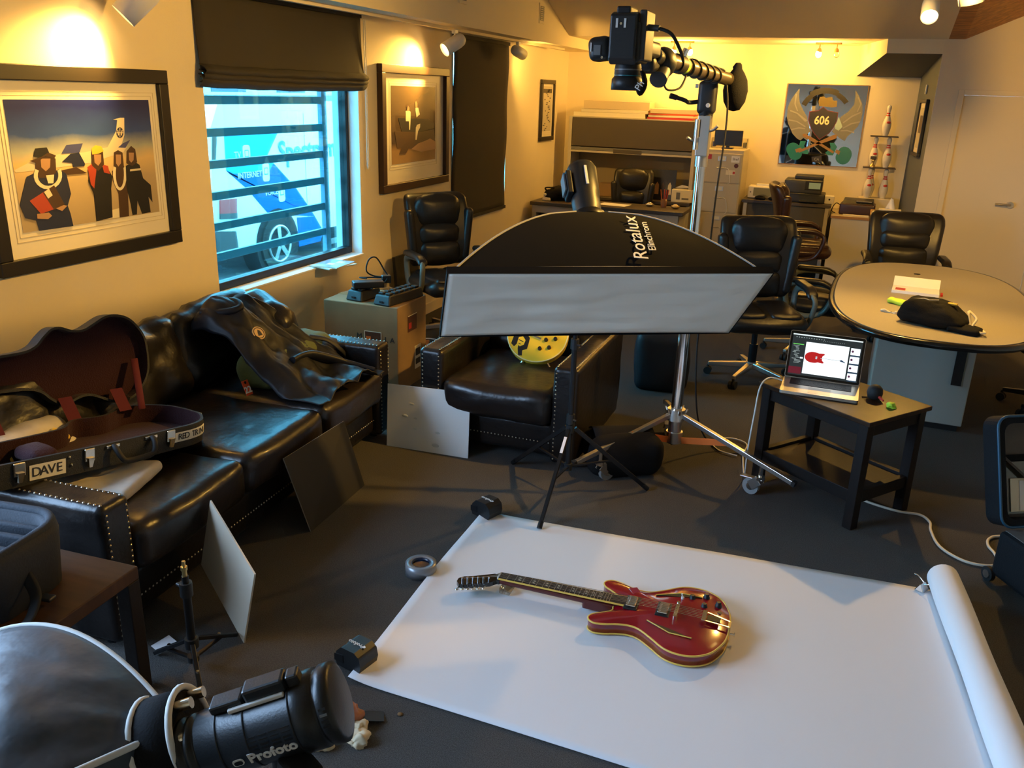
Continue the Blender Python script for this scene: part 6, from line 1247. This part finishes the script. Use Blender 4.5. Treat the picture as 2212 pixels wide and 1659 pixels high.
bb_=MB().box((-.07,-.07,0),(.10,.08,.15)).build('brown_box','cardboard',None,.003); bb_.location=(-2.66,10.30,.737); tag(bb_,'brown carton on the credenza left of the back chair','box')
ak=thing('acrylic_stand','bent clear acrylic stand on the credenza at the left','stand',(-2.93,10.30,.737)); MB().box((-.16,-.06,.14),(.06,.06,.146)).build('top_plate','clear_plastic',ak); MB().bar((.06,0,.143),(.14,0,.06),.12,.006,up=(0,0,1)).build('sloped_plate','clear_plastic',ak); MB().box((-.16,-.06,0),(-.154,.06,.14)).build('leg_plate','clear_plastic',ak); MB().rbox((-.05,0,.11),(.10,.06,.05),.02,3).build('pink_pouch',M('pink',(.45,.09,.10),.6),ak)
sm=thing('small_gadget','small pale gadget on papers beside the brown carton','gadget',(-2.76,10.22,.737)); MB().rbox((0,0,.02),(.09,.07,.035),.008,2).build('case','paper_cream',sm); MB().cyl((0,0,.037),(0,0,.06),.02,n=12).build('dial','clear_plastic',sm)
# boxes lying on the hutch
random.seed(11)
for k,(x,w,h,z,c,lb_) in enumerate(((-2.66,.86,.05,1.646,'paper_cream','long flat cream carton at the bottom of the hutch stack'),(-2.60,.80,.035,1.697,'paper_cream','thin cream flat pack in the middle of the hutch stack'),(-2.58,.78,.095,1.733,'carton_pale','tall pale carton on top of the hutch stack'))):
    M('carton_pale',(.66,.55,.36),.8); o=MB().box((-w/2,-.16,0),(w/2,.16,h)).build('flat_carton',c,None,.004); o.location=(x,10.38,z); o.rotation_euler=(0,0,random.uniform(-.03,.03)); tag(o,lb_,'carton','cartons on the hutch')
for k,(z,h,c,lb_) in enumerate(((1.646,.022,'red','dark red folder at the bottom of hutch pile'),(1.669,.022,'paper_cream','cream folder in the hutch pile between the red folders'),(1.692,.018,'red_orange','orange-red folder upper in the hutch pile'),(1.711,.05,'carton_pale','grey-tan box topping the folder pile on the hutch'))):
    M('red_orange',(.70,.10,.03),.6); o=MB().box((-.26,-.14,0),(.26,.14,h)).build('file_folder',c,None,.002); o.location=(-1.94+.008*k,10.36,z); o.rotation_euler=(0,0,.02*(k-1)); tag(o,lb_,'folder','folders on the hutch')
# monitor and tray on the filing cabinet
mn=thing('small_monitor','small black monitor on top of the filing cabinet','monitor',(-1.26,10.22,1.361)); MB().box((-.155,-.012,.03),(.155,.012,.20)).build('bezel','black_plastic',mn,.004); MB().box((-.143,-.0135,.042),(.143,-.012,.19)).build('screen',M('screen_off',(.012,.010,.007),.15,coat=.4),mn); MB().box((-.06,-.05,0),(.06,.06,.012)).build('foot','black_plastic',mn); MB().box((-.02,-.005,.01),(.02,.015,.06)).build('neck','black_plastic',mn)
ty=thing('desk_organizer','clear tray with odds and ends behind the small monitor','tray',(-1.26,10.38,1.361)); MB().box((-.20,-.06,0),(.20,.10,.006)).build('tray_floor','clear_plastic',ty)
for a,b in (((-.20,-.06,.006),(-.195,.10,.11)),((.195,-.06,.006),(.20,.10,.11)),((-.20,.095,.006),(.20,.10,.11))): MB().box(a,b).build('tray_wall','clear_plastic',ty)
for x,c in ((-.17,'pr_blue'),(.17,'mid_grey_plastic')): MB().rbox((x,0,.04),(.04,.06,.06),.01,2).build('item',c,ty)
# printers on the credenza
pn=thing('inkjet_printer','black inkjet printer with lit display under the mirror','printer',(-.36,10.26,.836)); MB().rbox((0,0,.05),(.42,.34,.10),.012,3).build('paper_base','black_plastic',pn); MB().rbox((-.03,0,.17),(.40,.32,.15),.02,3).build('printer_body','dark_grey_plastic',pn); MB().rbox((.02,.02,.265),(.30,.24,.045),.012,3).build('feeder','black_plastic',pn)
MB().box((-.01,-.168,.14),(.17,-.158,.235)).build('control_panel','black',pn,.003); MB().box((.03,-.171,.155),(.15,-.168,.22)).build('display',M('disp',(.02,.02,.02),.2,emit=(.35,.32,.12),es=.5),pn); MB().box((-.15,-.172,.075),(.15,-.16,.095)).build('paper_slot','black',pn); MB().box((-.05,-.26,.02),(.14,-.16,.03)).build('output_tray','black_plastic',pn)
fx=thing('flat_scanner','pale flat document scanner on the credenza left of the printer','scanner',(-.80,10.30,.836)); MB().rbox((-.0,0,.07),(.36,.20,.13),.012,3).build('scanner_body','paper_cream',fx); MB().box((-.12,-.104,.03),(.16,-.10,.12)).build('front_window',M('scan_win',(.30,.28,.16),.15,coat=.5),fx); MB().box((-.10,-.02,.135),(.17,.06,.155)).build('scanner_lid','white_plastic',fx); MB().cyl((-.15,-.102,.07),(-.15,-.105,.07),.008,n=10).build('button','mid_grey_plastic',fx)
for k,(x,lb_) in enumerate(((-.83,'black folded headset left, before the pale scanner'),(-.68,'black folded headset right, before the pale scanner'))):
    t=thing('headset',lb_,'headset',(x,10.12,.836),.2*k,'headsets by the scanner'); MB().rbox((0,0,.018),(.11,.06,.034),.015,4,cushion_disp(.004,.008,20,k)).build('pads','black_fabric',t)
    MB().tube(spline([(-.05,0,.03),(0,-.02,.045),(.05,0,.03)],5),.006,6).build('band','black_plastic',t)
sp_=thing('white_gadget','small pale cube gadget on credenza right of the printer','gadget',(-.10,10.17,.836)); MB().rbox((0,0,.045),(.10,.08,.088),.01,2).build('case','paper_cream',sp_); MB().cyl((0,-.041,.05),(0,-.044,.05),.010,n=12).build('lens','black',sp_)
fa=thing('fax_machine','dark wine-coloured fax machine on the counter by the pins','fax machine',(.20,10.22,.741),-.06); MB().rbox((0,0,.06),(.36,.26,.115),.015,3).build('body',M('wine',(.035,.012,.012),.35),fa); MB().hexa([(-.16,-.10,.115),(.16,-.10,.115),(.16,.10,.115),(-.16,.10,.115),(-.15,-.06,.15),(.15,-.06,.15),(.15,.10,.165),(-.15,.10,.165)]).build('top_cover','black_plastic',fa,.005); MB().box((-.02,-.09,.140),(.14,-.05,.150)).build('key_strip','mid_grey_plastic',fa)
MB().tube(spline([(-.18,.05,.08),(-.23,.02,.10),(-.26,-.05,.03),(-.22,-.1,.01)],5),.005,6).build('cord','rubber',fa)
o=MB().box((-.13,-.02,0),(.13,.02,.012)).build('paper_pad','paper_cream'); o.location=(.19,10.03,.7415); tag(o,'cream paper pad in front of the fax machine','paper pad')
tb_=thing('tissue_box','white tissue box with tissue pulled up on the counter','tissue box',(.52,10.06,.741),-.05); MB().box((-.11,-.06,0),(.11,.06,.095)).build('box','paper_cream',tb_,.004); MB().grid(lambda u,v:((u-.5)*.10*(1-v*.75)+.01*sin(u*9),.02*sin(u*7)*(1-v),.095+.12*v*(1-.4*abs(u-.5))),10,8,thick=.002).build('tissue','paper_white',tb_)
bc=MB().lathe([(.03,0),(.032,.08),(.030,.083),(0,.083)],16).build('amber_jar',M('amber',(.55,.30,.06),.35),None,loc=(.36,10.02,.741)); tag(bc,'amber jar beside the white tissue box','jar')
# bowling pin tower
M('pin_white',(.72,.68,.60),.35,coat=.3,var=.08,vscale=12)
rs=MB().box((-.17,-.11,0),(.19,.11,.165)).build('riser_box','counter_white',None,.004); rs.location=(.365,10.46,.741); tag(rs,'pale riser box under the bowling pins','riser box')
PR=[(.026,0),(.030,.012),(.040,.055),(.046,.095),(.044,.13),(.034,.17),(.022,.205),(.0165,.225),(.0165,.24),(.021,.265),(.024,.285),(.021,.304),(.010,.314),(0,.316)]
pp0=thing('bowling_pin','single bowling pin on top of the pin tower','bowling pin',(0,0,0),0,'bowling pin tower'); MB().lathe(PR,20).build('pin','pin_white',pp0)
MB().lathe([(.0232,.203),(.0196,.216)],20).build('red_band','red',pp0); MB().lathe([(.0180,.224),(.0176,.238)],20).build('red_band','red',pp0)
for a in (-1.57,): MB().sph((0,-.034,.135),(.024,.012,.018),10,6).build('red_crown','red',pp0)
zb=.907; zs=[zb,zb+.330,zb+.660]
locs=[('left bowling pin in the bottom row of the pin tower',.275,10.40,zs[0]),('middle bowling pin in the bottom row of the pin tower',.30,10.50,zs[0]),('right bowling pin in the bottom row of the pin tower',.44,10.44,zs[0]),('left bowling pin in the middle row of the pin tower',.285,10.46,zs[1]),('right bowling pin in the middle row of the pin tower',.42,10.44,zs[1])]
place(pp0,(.365,10.44,zs[2]),.4)
for lb_,x,y,z in locs: place(copy_tree(pp0),(x,y,z),.3,lb_)
for z,w,lb_ in ((zs[1]-.013,.33,'lower dark shelf plate of the bowling pin tower'),(zs[2]-.013,.28,'upper dark shelf plate of the bowling pin tower')):
    o=MB().box((-w/2,-.09,0),(w/2,.09,.012)).build('pin_shelf',M('walnut',(.035,.018,.010),.4),None,.002); o.location=(.36,10.45,z); tag(o,lb_,'shelf','plates of the pin tower')
ty_=thing('mini_trophy','small gold trophy with dark cup among the pins','trophy',(.285,10.37,zs[1])); MB().lathe([(.03,0),(.03,.02),(.012,.035),(.014,.06),(.022,.075),(.010,.085)],14).build('stem','brass',ty_); MB().box((-.030,-.02,.085),(.030,.02,.115)).build('plaque',M('plaque_dark',(.03,.02,.012),.4),ty_,.003)
